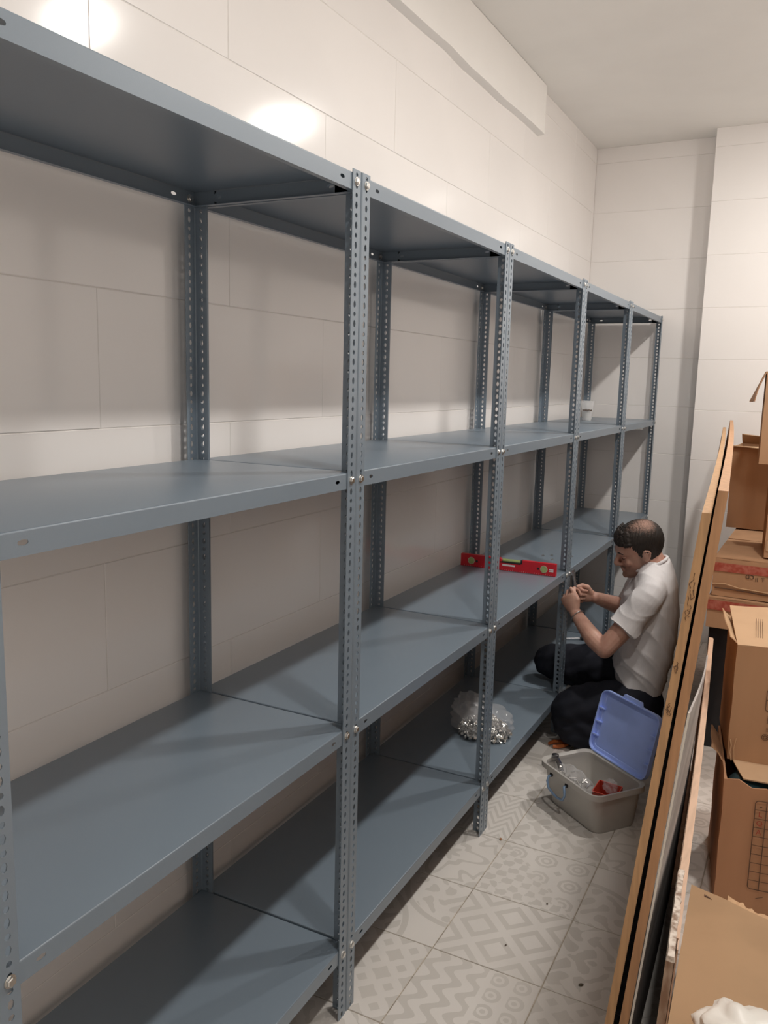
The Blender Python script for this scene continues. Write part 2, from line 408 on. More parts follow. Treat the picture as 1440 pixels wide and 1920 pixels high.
for k in range(5):
    y0 = UY[k]+.0004; y1 = y0+.9986
    root = tag(empty('shelving_unit', (D/2, (y0+y1)/2, 0)), unit_label[k], 'shelving unit', 'metal shelving units along the left wall')
    base = Vector((-D/2, -(y1-y0)/2, 0))
    def put(name, me, loc, rz=0):
        o = link(name, me, None, root); o.location = Vector(loc)+base; o.rotation_euler = (0,0,rz); return o
    L = y1-y0
    put('post', POST, (0,0,0), 0); put('post', POST, (D,0,0), pi/2); put('post', POST, (D,L,0), pi); put('post', POST, (0,L,0), -pi/2)
    for z in LEVELS:
        put('shelf', SHELF, (INS, INS, z))
        for yy in (PW*.56, L-PW*.56):
            put('bolt', BOLT, (D, yy, z-.018), 0).rotation_euler = (random.uniform(0,1), 0, 0)
            b = put('bolt', BOLT, (PT+.0016, yy, z-.019), 0); b.rotation_euler = (random.uniform(0,1), 0, 0)

# ------------------------------------------------------------------ materials for the loose things
M['kraft'] = pm('kraft_cardboard', (.47,.285,.165), .78, noise=.12, nscale=7, bump=.10, bscale=38, stretch=(1,1,.12), spec=.25)
M['kraft_in'] = pm('kraft_inside', (.56,.37,.22), .82, noise=.1, nscale=9, spec=.2)
M['kraft_dark'] = pm('aged_cardboard', (.44,.245,.14), .75, noise=.18, nscale=6, bump=.08, bscale=40, stretch=(1,1,.12), spec=.3)
M['kraft_pale'] = pm('pale_cardboard', (.52,.35,.215), .8, noise=.1, nscale=5, spec=.25)
M['ink'] = pm('printing_ink', (.10,.055,.035), .7)
M['redink'] = pm('red_printing_ink', (.33,.06,.035), .7)
M['tape_red'] = pm('red_printed_tape', (.36,.075,.05), .4, noise=.35, nscale=55, col2=(.46,.16,.12))
M['panel_edge'] = pm('board_edge_wood', (.56,.33,.165), .6, noise=.2, nscale=5, stretch=(20,20,1.2), bump=.06, bscale=80)
M['panel_edge2'] = pm('board_edge_wood_red', (.52,.28,.14), .6, noise=.18, nscale=5, stretch=(20,20,1.2), bump=.06, bscale=80)
M['laminate'] = pm('dark_grey_laminate', (.30,.29,.285), .62, spec=.25, noise=.5, nscale=2.5, col2=(.46,.44,.43), stretch=(1,.6,5))
M['white_edge'] = pm('white_laminate_edge', (.75,.70,.62), .4)
M['beech_and_lit_top'] = pm('bare_beech_and_lit_top', (.66,.45,.32), .6, noise=.15, nscale=14, stretch=(6,1,6))  # side veneer colour, also the painted lit tone of the low board's top
M['chipped'] = pm('chipped_paint', (.70,.62,.54), .7, noise=.6, nscale=75, col2=(.26,.17,.12))
M['old_wood'] = pm('old_brown_wood', (.23,.13,.08), .7, noise=.4, nscale=20, col2=(.40,.29,.21), stretch=(4,4,1))
M['film'] = pm('clear_plastic_film', (.95,.95,.97), .12, spec=1.0, alpha=.19, bump=.5, bscale=30)
M['cup'] = pm('clear_cup_plastic', (.92,.92,.92), .12, spec=.7, alpha=.34)
M['white_bag'] = pm('white_carrier_bag', (.80,.80,.76), .35, noise=.08, nscale=7, bump=.15, bscale=14)
M['tub'] = pm('milky_polypropylene', (.90,.87,.82), .42, trans=.5, ior=1.3, noise=.1, nscale=5)
M['blue_lid'] = pm('blue_polypropylene', (.40,.53,1.0), .38, noise=.1, nscale=8)
M['blue_handle'] = pm('pale_blue_plastic', (.22,.33,.50), .4)
M['red_plastic'] = pm('red_plastic', (.55,.07,.04), .35)
M['orange'] = pm('orange_grip', (.55,.15,.04), .45, noise=.15, nscale=30)
M['black'] = pm('black_plastic', (.02,.02,.022), .45)
M['level_red'] = pm('level_red_enamel', (.62,.018,.032), .33)
M['vial'] = pm('green_vial', (.42,.52,.20), .12, coat=.6)
M['vial_ring'] = pm('vial_ring', (.55,.50,.33), .3)
M['whiteprint'] = pm('white_print', (.8,.75,.75), .5)
M['teal_wrap'] = pm('teal_wrapped_bundle', (.03,.075,.09), .3, noise=.5, nscale=12, bump=.3, bscale=18)
M['dark_wrap_and_gap'] = pm('black_wrap_and_gap', (.012,.013,.016), .25, bump=.3, bscale=25)  # bundle wrap, also the painted shade on the lowest box of the stack

# ------------------------------------------------------------------ leaning boards
def slab(mb, nb, nt, fb, ft, th, ny=14):
    """nb.. are (x,y,z) of the left face corners: near bottom, near top, far bottom, far top; th = thickness in x"""
    rings = []
    for i in range(ny+1):
        k = i/ny
        b = Vector(nb).lerp(Vector(fb), k); t = Vector(nt).lerp(Vector(ft), k)
        sag = .006*sin(pi*k); b.x += sag; t.x += sag
        rings.append([b, b+Vector((th,0,0)), t+Vector((th,0,.0)), t])
    return mb.loft(rings)
pa = tag(empty('wood_board', (1.12,.9,0)), 'tall orange-edged board standing on edge, leftmost of the leaning boards', 'board', 'boards leaning against the boxes')
def pchild(mb, name, mat, par, smooth=None):
    o = mb.build(name, mat, None, smooth); o.parent = par; o.matrix_parent_inverse = Matrix.Translation(-Vector(par.location)); return o
pchild(slab(MB(), (1.109,.9,0), (1.244,.9,1.4), (.793,4.55,0), (.932,4.55,1.4), .0165), 'board', M['panel_edge'], pa)
# pencil scribbles on the near edge
sc = MB(); rs = random.Random(3)
for zc, n in ((1.255,5), (1.215,4), (1.10,3), (1.02,4)):
    for q in range(n):
        x0 = 1.109+.0964*zc+.003+rs.random()*.009; z0 = zc+rs.uniform(-.02,.02); pts = []
        for j in range(5): pts.append((x0+rs.uniform(-.003,.003), .8995, z0+j*.004+rs.uniform(-.002,.002)))
        sc.tube(pts, .0006, 5)
pchild(sc, 'pencil_marks', pm('pencil', (.16,.09,.05), .8), pa)['kind'] = 'stuff'
pb = tag(empty('wood_board', (1.15,.9,0)), 'tall reddish board, slightly higher, right behind the leftmost leaning board', 'board', 'boards leaning against the boxes')
pchild(slab(MB(), (1.139,.9,0), (1.268,.9,1.442), (.822,4.6,0), (.962,4.6,1.44), .0175), 'board', M['panel_edge2'], pb)
ls = tag(empty('laminate_sheet', (1.17,.9,0)), 'dark grey laminate sheet with white front edge, wedged between the leaning boards', 'sheet', 'boards leaning against the boxes')
pchild(slab(MB(), (1.1585,.9025,0), (1.2495,.9025,1.02), (1.127,2.0,0), (1.1765,2.0,.80), .004), 'sheet', M['laminate'], ls)
pchild(slab(MB(), (1.1583,.9000,0), (1.2493,.9000,1.02), (1.1581,.9024,0), (1.2491,.9024,1.02), .0042, 1), 'white_edge_strip', M['white_edge'], ls)
pc = tag(empty('low_board', (1.21,.78,0)), 'low worn board with top edge coloured paler as if lit, between the grey board and the boxes', 'board', 'boards leaning against the boxes')
pchild(slab(MB(), (1.232,.777,0), (1.260,.777,.592), (1.075,2.906,0), (1.100,2.906,.597), .0148), 'board', M['old_wood'], pc)
pchild(slab(MB(), (1.2575,.84,.592), (1.2585,.84,.600), (1.0995,2.906,.592), (1.1005,2.906,.600), .0150), 'lit_top_strip', M['beech_and_lit_top'], pc)  # paler strip puts the light from above into the top edge's colour
pchild(slab(MB(), (1.2462,.81,.02), (1.2742,.81,.597), (1.0902,2.906,.02), (1.1148,2.906,.597), .003), 'side_veneer', M['beech_and_lit_top'], pc)
chip = MB(); rs = random.Random(5); rings = []
for i in range(22):
    y = .775+.30*i/21; x = 1.2605-.075*(y-.777); w = .0150+rs.uniform(-.0015,.001); h = .603+rs.uniform(-.0008,.0016)
    rings.append([(x-.0005,y,.5925),(x+w,y,.5925),(x+w-.001,y,h),(x+.001+rs.uniform(0,.002),y,h)])
pchild(chip.loft(rings), 'chipped_paint', M['chipped'], pc)

# ------------------------------------------------------------------ cartons
def noise3(p, s=0):
    return (sin(p[0]*13.1+s)+sin(p[1]*11.7+s*1.7+p[0]*5)+sin(p[2]*12.3+s*2.3+p[1]*4))/3
def carton_body(w, d, h, seed=0, amp=.003, cuts=5, open_top=False, th=.005, rim=None):
    """corrugated box, origin front-left-bottom"""
    mb = MB()
    if not open_top:
        bm = bmesh.new(); bmesh.ops.create_cube(bm, size=1.0)
        bmesh.ops.subdivide_edges(bm, edges=bm.edges, cuts=cuts, use_grid_fill=True)
        for v in bm.verts:
            p = Vector(((v.co.x+.5)*w, (v.co.y+.5)*d, (v.co.z+.5)*h)); e = noise3(p*3, seed)*amp
            n = sum(abs(c) > .499 for c in v.co)
            if n == 1:
                for i in range(3):
                    if abs(v.co[i]) > .499: p[i] += e*(1 if v.co[i] > 0 else -1)
            if v.co.z < -.499: p.z = 0
            v.co = p
        me = bpy.data.meshes.new('body'); bm.to_mesh(me); bm.free(); smooth_mesh(me, 40); return me
    # open box: walls with thickness, ragged rim
    per = []; n = 14
    def edge(a, b):
        for i in range(n): per.append((a[0]+(b[0]-a[0])*i/n, a[1]+(b[1]-a[1])*i/n))
    edge((0,0),(w,0)); edge((w,0),(w,d)); edge((w,d),(0,d)); edge((0,d),(0,0))
    c = (w/2, d/2); rings = []
    top = [h+(rim(i/len(per), p) if rim else 0) for i, p in enumerate(per)]
    def off(p, t): return (p[0]+(t if p[0] < .001 else -t if p[0] > w-.001 else 0), p[1]+(t if p[1] < .001 else -t if p[1] > d-.001 else 0))
    levels = [0, .25, .5, .75, .93, 1.0]
    for L in levels:
        rings.append([(p[0]+ (noise3((p[0]*3,p[1]*3,L), seed)*amp*(1 if p[0] > w/2 else -1)), p[1]+noise3((p[1]*3,p[0]*3,L), seed+2)*amp, L*top[i]) for i, p in enumerate(per)])
    for L in levels[::-1]:
        rings.append([(*off(p, th), max(L*top[i], .004)) for i, p in enumerate(per)])
    mb.loft(rings, True); return mb.mesh('body', 40)
def local(mb, name, mat, root, smooth=None):
    return mb.build(name, mat, root, smooth)
def flap(root, pts, th=.004, mat=None, curl=0.0, name='flap', nu=8, nv=8):
    """a thin sheet over the quad pts (a,b,c,d): a-b hinge, d-c free edge; curl lifts it"""
    a, b, c, d = [Vector(p) for p in pts]; nrm = (b-a).cross(d-a).normalized(); rings_t = []; rings_b = []
    g = []
    for j in range(nv+1):
        row = []
        for i in range(nu+1):
            s, t = i/nu, j/nv; p = a.lerp(b, s).lerp(d.lerp(c, s), t)
            p = p + nrm*(curl*(t*t)*(.4+.6*s) + .0015*sin(9*s+4*t))
            row.append(p)
        g.append(row)
    vs = [p for row in g for p in row]; n = len(vs); vs += [p-nrm*th for p in vs]; fs = []; W = nu+1
    for j in range(nv):
        for i in range(nu):
            q = (j*W+i, j*W+i+1, (j+1)*W+i+1, (j+1)*W+i); fs += [q, tuple(n+k for k in q)[::-1]]
    bd = [i for i in range(W)]+[j*W+nu for j in range(1,nv+1)]+[nv*W+i for i in range(nu-1,-1,-1)]+[j*W for j in range(nv-1,0,-1)]
    for i in range(len(bd)):
        x, y = bd[i], bd[(i+1) % len(bd)]; fs.append((x, n+x, n+y, y))
    return MB().add(vs, fs).build(name, mat or M['kraft'], root, 30)
def text_mesh(body, size, mat, root, loc, rot, name='printed_text', ext=.0002, sx=1.0, bold=0.0):
    cu = bpy.data.curves.new(name, 'FONT'); cu.body = body; cu.size = size; cu.align_x = 'CENTER'; cu.align_y = 'CENTER'; cu.extrude = ext; cu.offset = bold; cu.resolution_u = 2
    tmp = bpy.data.objects.new(name, cu); COL.objects.link(tmp)
    dg = bpy.context.evaluated_depsgraph_get(); me = bpy.data.meshes.new_from_object(tmp.evaluated_get(dg)); bpy.data.objects.remove(tmp)
    me.materials.clear(); o = link(name, me, mat, root); o.location = loc; o.rotation_euler = rot; o.scale = (sx,1,1); return o
FRONT = (pi/2, 0, 0)
def strip(mb, a, b, w, n, d=.0006):
    """flat bar from a to b on the front face (y=const), n = outward offset"""
    a, b = Vector(a), Vector(b); t = (b-a).normalized(); s = Vector((t.z, 0, -t.x))*w/2; o = Vector((0,-d,0))
    mb.prism([a-s, b-s, b+s, a+s], [a-s+o, b-s+o, b+s+o, a+s+o])

# large torn carton on the floor (with a printed table)
bD = tag(empty('cardboard_box', (1.267,1.935,0), RAD(8)), 'large worn cardboard box on the floor with torn open top and printed table grid', 'box', 'cardboard boxes on the right')
def rimD(k, p):
    r = .010*sin(p[0]*70)+.006*sin(p[0]*171+1)+.008*sin(p[1]*55)+.004*sin(p[1]*140)
    if p[1] < .001: r += .0 + .02*max(0, 1-p[0]/.12) - .012*min(1, p[0]/.1)
    if p[0] < .001: r = r*.4+.004
    if p[1] > .15: r = min(r, .003)
    return r
link('body', carton_body(.55,.46,.425, 1, .004, open_top=True, th=.006, rim=rimD), M['kraft_dark'], bD)
tb = MB(); y = -.0048
x0, x1 = .090, .40; zt, zb = .388, .098; rc = .010
strip(tb, (x0+rc,y,zt), (x1,y,zt), .0022, 0); strip(tb, (x0+rc,y,zb), (x1,y,zb), .0026, 0); strip(tb, (x0,y,zt-rc), (x0,y,zb+rc), .0026, 0)
for cx, cz, a0 in ((x0+rc, zt-rc, pi/2), (x0+rc, zb+rc, pi)):
    for i in range(5):
        a = a0+(pi/2)*i/5; b = a0+(pi/2)*(i+1)/5
        strip(tb, (cx+rc*cos(a),y,cz+rc*sin(a)), (cx+rc*cos(b),y,cz+rc*sin(b)), .0026, 0)
for i in range(1, 10): strip(tb, (x0,y,zt-(zt-zb)*i/10), (x1,y,zt-(zt-zb)*i/10), .0018, 0)
for xx in (.1215, .20, .28, .36): strip(tb, (xx,y,zt), (xx,y,zb), .0024, 0)
local(tb, 'printed_table', M['ink'], bD)
for i, ch in enumerate(('L','Q','A')):
    text_mesh(ch, .024, M['redink'], bD, (.106, -.0055, zt-.0145-.029*(i+1)), FRONT)
text_mesh('-', .03, M['ink'], bD, (.106, -.0055, zt-.017), FRONT)
text_mesh('/', .03, M['ink'], bD, (.125, -.0055, .073), (pi/2, .9, 0))
flap(bD, [(.03,.17,.4300),(.52,.17,.4290),(.52,.035,.4235),(.055,.045,.4260)], .004, M['kraft_pale'], .004)
flap(bD, [(-.004,.36,.43),(-.004,.16,.43),(-.028,.18,.465),(-.03,.34,.475)], .004, M['kraft'], .01)
bun = MB(); 
bun.ell((.075,.10,.385), (.060,.075,.035)); bun.ell((.10,.16,.36), (.07,.08,.05)); o = local(bun, 'wrapped_bundle', M['teal_wrap'], None, 60)
o.location = (1.267,1.935,0); o.rotation_euler = (0,0,RAD(8)); tag(o, 'teal plastic-wrapped bundle in the left corner of the torn box', 'bundle')
bun = MB(); bun.ell((.33,.15,.372), (.19,.13,.055)); bun.ell((.28,.33,.35), (.24,.11,.07)); bun.ell((.3,.23,.15), (.22,.18,.2))
o = local(bun, 'wrapped_bundle', M['dark_wrap_and_gap'], None, 60); o.location = (1.267,1.935,0); o.rotation_euler = (0,0,RAD(8)); tag(o, 'black plastic-wrapped bundle filling the torn box', 'bundle')

# carton standing on it
bE = tag(empty('cardboard_box', (1.256,2.105,.4325), RAD(9)), 'upright cardboard box with raised pale top flap, on top of the torn box', 'box', 'cardboard boxes on the right')
link('body', carton_body(.42,.36,.385, 2, .003, open_top=True, th=.004, rim=lambda k,p: .004*sin(p[0]*9)), M['kraft'], bE)
fe = flap(bE, [(.0,.0,.386),(.42,.0,.386),(.42,.30,.425),(-.004,.33,.42)], .004, M['kraft_pale'], .03)
fl = MB(); rs = random.Random(8)
for k, xx in enumerate((.060,.066,.074,.080)):
    fl.tube([(xx+.012*t, .07+.14*t, .3965+.0215*t+.03*.5*(.07+.14*t)**2/.09*.6) for t in (0,.25,.5,.75,1)], .0007, 5)
local(fl, 'printed_lines', M['ink'], bE)
flap(bE, [(0,.36,.384),(0,.02,.384),(-.022,.05,.392),(-.030,.33,.415)], .003, M['kraft_in'], -.004)
bx = MB(); y = -.0042
for a, b in (((.099,.245),(.099,.185)), ((.105,.251),(.30,.251)), ((.105,.179),(.30,.179)), ((.10,.216),(.30,.216)), ((.099,.245),(.105,.251)), ((.099,.185),(.105,.179))):
    strip(bx, (a[0],y,a[1]), (b[0],y,b[1]), .0020, 0)
local(bx, 'printed_table', M['ink'], bE)
text_mesh('MADE', .009, M['ink'], bE, (.109,-.0046,.150), (pi/2, pi/2, 0)); text_mesh('Ltd', .010, M['ink'], bE, (.110,-.0046,.118), (pi/2, pi/2, 0))
ic = MB()
for k in range(16):
    a, b = 2*pi*k/16, 2*pi*(k+1)/16
    for rr in (.010, .0055): strip(ic, (.106+rr*cos(a),y,.092+rr*sin(a)), (.106+rr*cos(b),y,.092+rr*sin(b)), .0016, 0)
local(ic, 'printed_icon', M['ink'], bE)
text_mesh('(', .022, M['ink'], bE, (.119,-.0046,.092), (pi/2, pi/2, 0))
cr = MB(); cr.tube([(.004,-.005,.07),(.008,-.007,.05),(.006,-.006,.025),(.012,-.007,.0)], .0022, 6); cr.tube([(.022,-.005,.075),(.016,-.007,.04),(.02,-.006,.0)], .0018, 6)
local(cr, 'torn_crease', M['kraft_in'], bE)

# flat cartons with red tape
def closed_carton(loc, ang, w, d, h, label, seed, mat='kraft', tape_z=None, seam=True):
    r = tag(empty('cardboard_box', loc, RAD(ang)), label, 'box', 'cardboard boxes on the right')
    link('body', carton_body(w,d,h, seed, .003), M[mat], r)
    if seam: flap(r, [(0,.001,h+.0045),(w,.001,h+.0045),(w,d*.49,h+.006),(0,d*.49,h+.006)], .004, M[mat], 0); flap(r, [(w,d-.001,h+.0045),(0,d-.001,h+.0045),(0,d*.505,h+.006),(w,d*.505,h+.006)], .004, M[mat], 0)
    if tape_z:
        a, b = tape_z; tp = MB(); tp.box((-.0035,-.0045,a),(w+.002,-.0032,b)); tp.box((-.0048,-.0035,a),(-.0034,.08,b)); local(tp, 'tape', M['tape_red'], r)
    return r
bK = closed_carton((1.07,3.21,0), 0, .56, 1.2, .565, 'box blackened for the shaded gap at the bottom of the stack behind the leaning boards', 5, 'dark_wrap_and_gap', seam=False)  # black colour stands in for the shade of the gap below the taped boxes
bG = closed_carton((1.058,3.17,.573), -1, .50, 1.1, .132, 'flat cardboard box with red tape, middle of the stack behind the boards', 6, 'kraft', (.082,.126))
bF = closed_carton((1.068,3.2,.713), -1, .52, 1.05, .168, 'flat dented cardboard box with red tape and black print, stacked on another', 7, 'kraft', (.112,.150))
text_mesh('cp', .040, M['ink'], bF, (.150,-.0042,.098), (pi/2, pi, 0)); text_mesh('II', .026, M['ink'], bF, (.178,-.0042,.092), FRONT); text_mesh('T', .024, M['ink'], bF, (.203,-.0042,.094), FRONT)
dn = MB(); dn.tube([(.0,-.004,.052),(.05,-.006,.058),(.11,-.005,.045),(.3,-.0045,.036)], .0028, 6); local(dn, 'crushed_fold', M['kraft_in'], bF, 40)
dn = MB(); dn.tube([(.012,-.0035,.036),(.08,-.004,.036),(.2,-.0035,.030),(.42,-.003,.028)], .0022, 6); local(dn, 'fold_line', M['ink'], bF, 40)
bH = tag(empty('cardboard_box', (1.036,4.05,.893), RAD(-3)), 'tall cardboard box with open flaps at the back of the stack', 'box', 'cardboard boxes on the right')
link('body', carton_body(.42,.36,.43, 9, .003, open_top=True, th=.004), M['kraft'], bH)
flap(bH, [(.0,.0,.432),(.42,.0,.432),(.42,-.04,.412),(.0,-.03,.432)], .004, M['kraft_pale'], .0)
flap(bH, [(.42,.36,.432),(.0,.36,.432),(.0,.30,.475),(.42,.28,.455)], .004, M['kraft_pale'], .01)
bI = closed_carton((1.262,3.27,.893), 4, .40, .40, .395, 'cardboard box at the right edge, standing on the dented taped box', 11)
local(MB().box((.006,-.0045,.03),(.06,-.0032,.075)), 'sticker', M['kraft_pale'], bI)
bJ = tag(empty('cardboard_box', (1.205,3.30,1.3), RAD(4)), 'topmost cardboard box at the right edge with a flap hanging down', 'box', 'cardboard boxes on the right')
link('body', carton_body(.42,.38,.40, 12, .002, open_top=True, th=.004), M['kraft'], bJ)
flap(bJ, [(.0,.38,.40),(.0,.0,.40),(-.05,-.01,.275),(-.06,.36,.265)], .004, M['kraft_dark'], .012)

# collapsed carton lying in the foreground
bL = tag(empty('cardboard_box', (1.3,1.2,0)), 'low cardboard box lying flat in the right foreground under a white bag', 'box', 'cardboard boxes on the right')
mb = MB(); zt = .255
ring = [(-.024,-.75),( .50,-.75),(.50,.22),(.135,.335),(-.072,.405)]
ins_ = []
top = [(x, y, zt+.05*(.4-y)/1.15) for x, y in ring]
mb.prism([(x,y,0) for x,y in ring], top); M['kraft_flat'] = pm('flattened_cardboard', (.40,.265,.155), .8, noise=.1, nscale=5, spec=.25)
b = local(mb, 'body', M['kraft_flat'], bL); bevel(b, .006, 2)
flap(bL, [(-.024,-.72,.3105),(.16,-.72,.3105),(.128,.325,.2665),(-.075,.40,.2635)], .004, M['kraft_flat'], .002)
flap(bL, [(.163,-.72,.3095),(.5,-.72,.3095),(.49,.20,.283),(.131,.322,.2655)], .004, M['kraft'], .012)
local(MB().prism([(-.038,.362,.268),(-.022,.352,.268),(-.016,.346,.268),(-.036,.354,.268)], [(-.038,.362,.2685),(-.022,.352,.2685),(-.016,.346,.2685),(-.036,.354,.2685)]), 'hand_slot', M['ink'], bL)
rag = MB(); rs = random.Random(2); rings = []
for i in range(16):
    k = i/15; x = .02+.115*k; y = .375-.055*k+ .008*rs.random(); rings.append([(x,y-.02,.262),(x,y+.006+.010*rs.random(),.262+.004*rs.random()),(x,y+.006,.258),(x,y-.02,.258)])
local(rag.loft(rings), 'torn_edge', M['kraft_in'], bL)

# white carrier bag resting on it
def blob(name, c, r, mat, seed, amp, label=None, cat=None, nu=48, nv=28, sharp=2.0):
    mb = MB(); rings = []
    for j in range(nv+1):
        t = min(max(pi*j/nv, .02), pi-.02); row = []
        for i in range(nu):
            a = 2*pi*i/nu; n = Vector((sin(t)*cos(a), sin(t)*sin(a), -cos(t)))
            k = 1+amp*(abs(sin(n.x*5+seed+3*n.y))-.5+.6*abs(sin(n.z*7+4*n.x+seed*2))-.3+.4*sin(n.y*11+seed*3+6*n.z))
            row.append((c[0]+r[0]*n.x*k, c[1]+r[1]*n.y*k, max(c[2]+r[2]*n.z*k, c[2]-r[2]*.85)))
        rings.append(row)
    o = mb.loft(rings).build(name, mat, None, 50)
    if label: tag(o, label, cat)
    return o
wb = blob('plastic_bag', (1.402,.950,.333), (.100,.112,.048), M['white_bag'], 1.3, .16, 'crumpled white plastic bag in the bottom right corner on cardboard', 'plastic bag')

# ------------------------------------------------------------------ storage crate with blue lid
cr_c, cr_a, CL, CW, CH = (.777,2.337), RAD(-38), .352, .255, .170
crate = tag(empty('storage_crate', (*cr_c, 0), cr_a), 'milky plastic storage crate with open blue lid on the patterned floor', 'crate')
def rrect(a, b, r, z, n=6):
    pts = []
    for cx, cy, a0 in ((a-r,b-r,0),(-a+r,b-r,pi/2),(-a+r,-b+r,pi),(a-r,-b+r,1.5*pi)):
        for i in range(n+1): t = a0+(pi/2)*i/n; pts.append((cx+r*cos(t), cy+r*sin(t), z))
    return pts
a1, b1 = CL/2, CW/2; oy = .012
def rr(a, b, r, z): 
    k = 1-z/CH; return [(x, y+oy*k, zz) for x, y, zz in rrect(a, b, r, z)]
ring = [rr(a1-.036,b1-.034,.035,.001), rr(a1-.030,b1-.028,.04,.012), rr(a1-.013,b1-.013,.04,CH-.028), rr(a1-.012,b1-.012,.04,CH-.024), rr(a1,b1,.045,CH-.022), rr(a1,b1,.045,CH), rr(a1-.006,b1-.006,.04,CH),
        rr(a1-.0155,b1-.0155,.038,CH-.006), rr(a1-.0165,b1-.0165,.038,CH-.03), rr(a1-.033,b1-.031,.037,.014), rr(a1-.04,b1-.038,.03,.005)]
tub = MB().loft(ring).build('tub', M['tub'], crate, 50)
# lid hinged on the far long side
lid = empty('lid_pivot'); 
def lidp(x, s, d):     # x along the hinge, s up the lid from the hinge, d out of the lid's inner face
    ang = RAD(104); e = Vector((0, -cos(ang)*1.0, sin(ang))); nn = Vector((0, -sin(ang), -cos(ang)))
    return Vector((x-.013, b1+.004, CH-.002)) + e*s + nn*d
bpy.data.objects.remove(lid)
lm = MB(); LW, LH = .165, .252
def lring(ins, d):
    out = []
    for x, y, z in rrect(LW-ins, LH/2-ins, max(.035-ins,.008), 0): out.append(lidp(x, y+LH/2, d))
    return out
lm.loft([lring(0,-.004), lring(0,.014), lring(.004,.014), lring(.006,.0), lring(.018,-.001), lring(.02,-.004+.001), lring(.024,-.0035+.001)], False)
lm.add([tuple(p) for p in lring(.024,-.0025)], [tuple(range(28))]); lm.add([tuple(p) for p in lring(0,-.004)], [tuple(range(28))[::-1]])
lido = lm.build('lid', M['blue_lid'], crate, 35)
for s in (.06,.115,.17):
    for x in (-LW+.006, LW-.030):
        rb = MB()
        q = [lidp(x,s,-.003), lidp(x+.024,s,-.003), lidp(x+.024,s+.005,-.003), lidp(x,s+.005,-.003)]; q2 = [lidp(x,s,.013), lidp(x+.024,s,.009), lidp(x+.024,s+.005,.009), lidp(x,s+.005,.013)]
        rb.prism(q, q2); rb.build('rib', M['blue_lid'], lido)
lt = MB(); q = []
for (x, s) in ((-.055,LH-.004),(.055,LH-.004),(.045,LH+.016),(-.045,LH+.016)): q.append((x, s))
lt.prism([lidp(x,s,-.003) for x,s in q], [lidp(x,s,.010) for x,s in q]); lt.build('lid_lip', M['blue_lid'], lido)
# wire-like handle hanging on the near long side
hx = -.035
hp = [(hx-.052,-b1+.010,CH-.034),(hx-.052,-b1-.006,CH-.036),(hx-.054,-b1-.010,CH-.055),(hx-.045,-b1-.010,CH-.078),(hx-.015,-b1-.009,CH-.090),(hx+.012,-b1-.009,CH-.094),(hx+.042,-b1-.009,CH-.088),(hx+.055,-b1-.010,CH-.066),(hx+.052,-b1-.010,CH-.046),(hx+.044,-b1-.006,CH-.036),(hx+.040,-b1+.010,CH-.034)]
MB().tube(hp, .0048, 8).build('handle', M['blue_handle'], crate, 60)
for q in (hx-.052, hx+.042): MB().ell((q,-b1+.006,CH-.032), (.009,.005,.009)).build('handle_socket', M['black'], crate, 60)
# contents of the crate
def in_crate(o): o.location = (*cr_c, 0); o.rotation_euler = (0,0,cr_a); return o
fb = blob('plastic_bag', (-.045,-.050,.125), (.095,.044,.042), M['film'], 2.1, .18, 'clear plastic bag of fittings inside the storage crate', 'plastic bag'); in_crate(fb)
fit = MB(); rs = random.Random(4)
for k in range(36):
    p = Vector((-.045+rs.uniform(-.07,.07), -.050+rs.uniform(-.03,.03), .115+rs.uniform(-.02,.03))); d = Vector((rs.uniform(-1,1),rs.uniform(-1,1),rs.uniform(-1,1))).normalized()*rs.uniform(.006,.014)
    fit.tube([p-d,p+d], rs.uniform(.002,.005), 6)
fo = fit.build('fittings', pm('pale_metal_fittings', (.62,.60,.57), .35, metal=.6), fb); tag(fo, kind='stuff')
sd = MB(); sd.tube([(-.125,-.045,.120),(-.135,-.05,.150),(-.145,-.055,.165)], .010, 8); sd.lathe([(.008,0),(.014,.002),(.014,.012),(.008,.014)], 14, (-.150,-.06,.170), True)
in_crate(tag(sd.build('clamp_tool', M['darksteel'], None, 40), 'dark metal clamp sticking out of the storage crate corner', 'tool'))
rx = MB(); c0 = Vector((.072,.026,.070))
w, d_, h = .046,.036,.085; mrot = Matrix.Translation(c0) @ Matrix.Rotation(.5,4,'Z') @ Matrix.Rotation(.25,4,'X')
def rbx(ins, z): return [mrot @ Vector(p) for p in ((-w+ins,-d_+ins,z),(w-ins,-d_+ins,z),(w-ins,d_-ins,z),(-w+ins,d_-ins,z))]
rx.loft([rbx(.004,-.045), rbx(0,.066), rbx(.003,.066), rbx(.006,-.03)])
in_crate(tag(rx.build('red_case', M['red_plastic'], None), 'open red plastic case inside the storage crate', 'case'))
inr = blob('plastic_bag', (.076,.03,.137), (.030,.022,.026), M['film'], 3.7, .2, 'small clear bag in the red case inside the crate', 'plastic bag'); in_crate(inr)

# ------------------------------------------------------------------ pliers on the floor
pl = tag(empty('pliers', (.53,2.875,.0)), 'pliers with orange grips lying on the floor by the crate', 'pliers')
MB().tube([(-.060,-.020,.010),(-.035,-.026,.012),(-.005,-.020,.012),(.022,-.004,.011)], [.007,.0095,.009,.006], 10).build('grip', M['orange'], pl, 60)
MB().tube([(-.066,.012,.010),(-.040,.024,.012),(-.008,.022,.012),(.022,.006,.011)], [.007,.0095,.009,.006], 10).build('grip', M['orange'], pl, 60)
jw = MB(); jw.prism([(.02,-.009,.004),(.045,-.011,.004),(.075,.002,.005),(.045,.015,.004),(.02,.013,.004)], [(.02,-.009,.016),(.045,-.011,.016),(.075,.002,.012),(.045,.015,.016),(.02,.013,.016)])
jw.build('jaws', M['darksteel'], pl); pl.rotation_euler = (0,0,RAD(38))

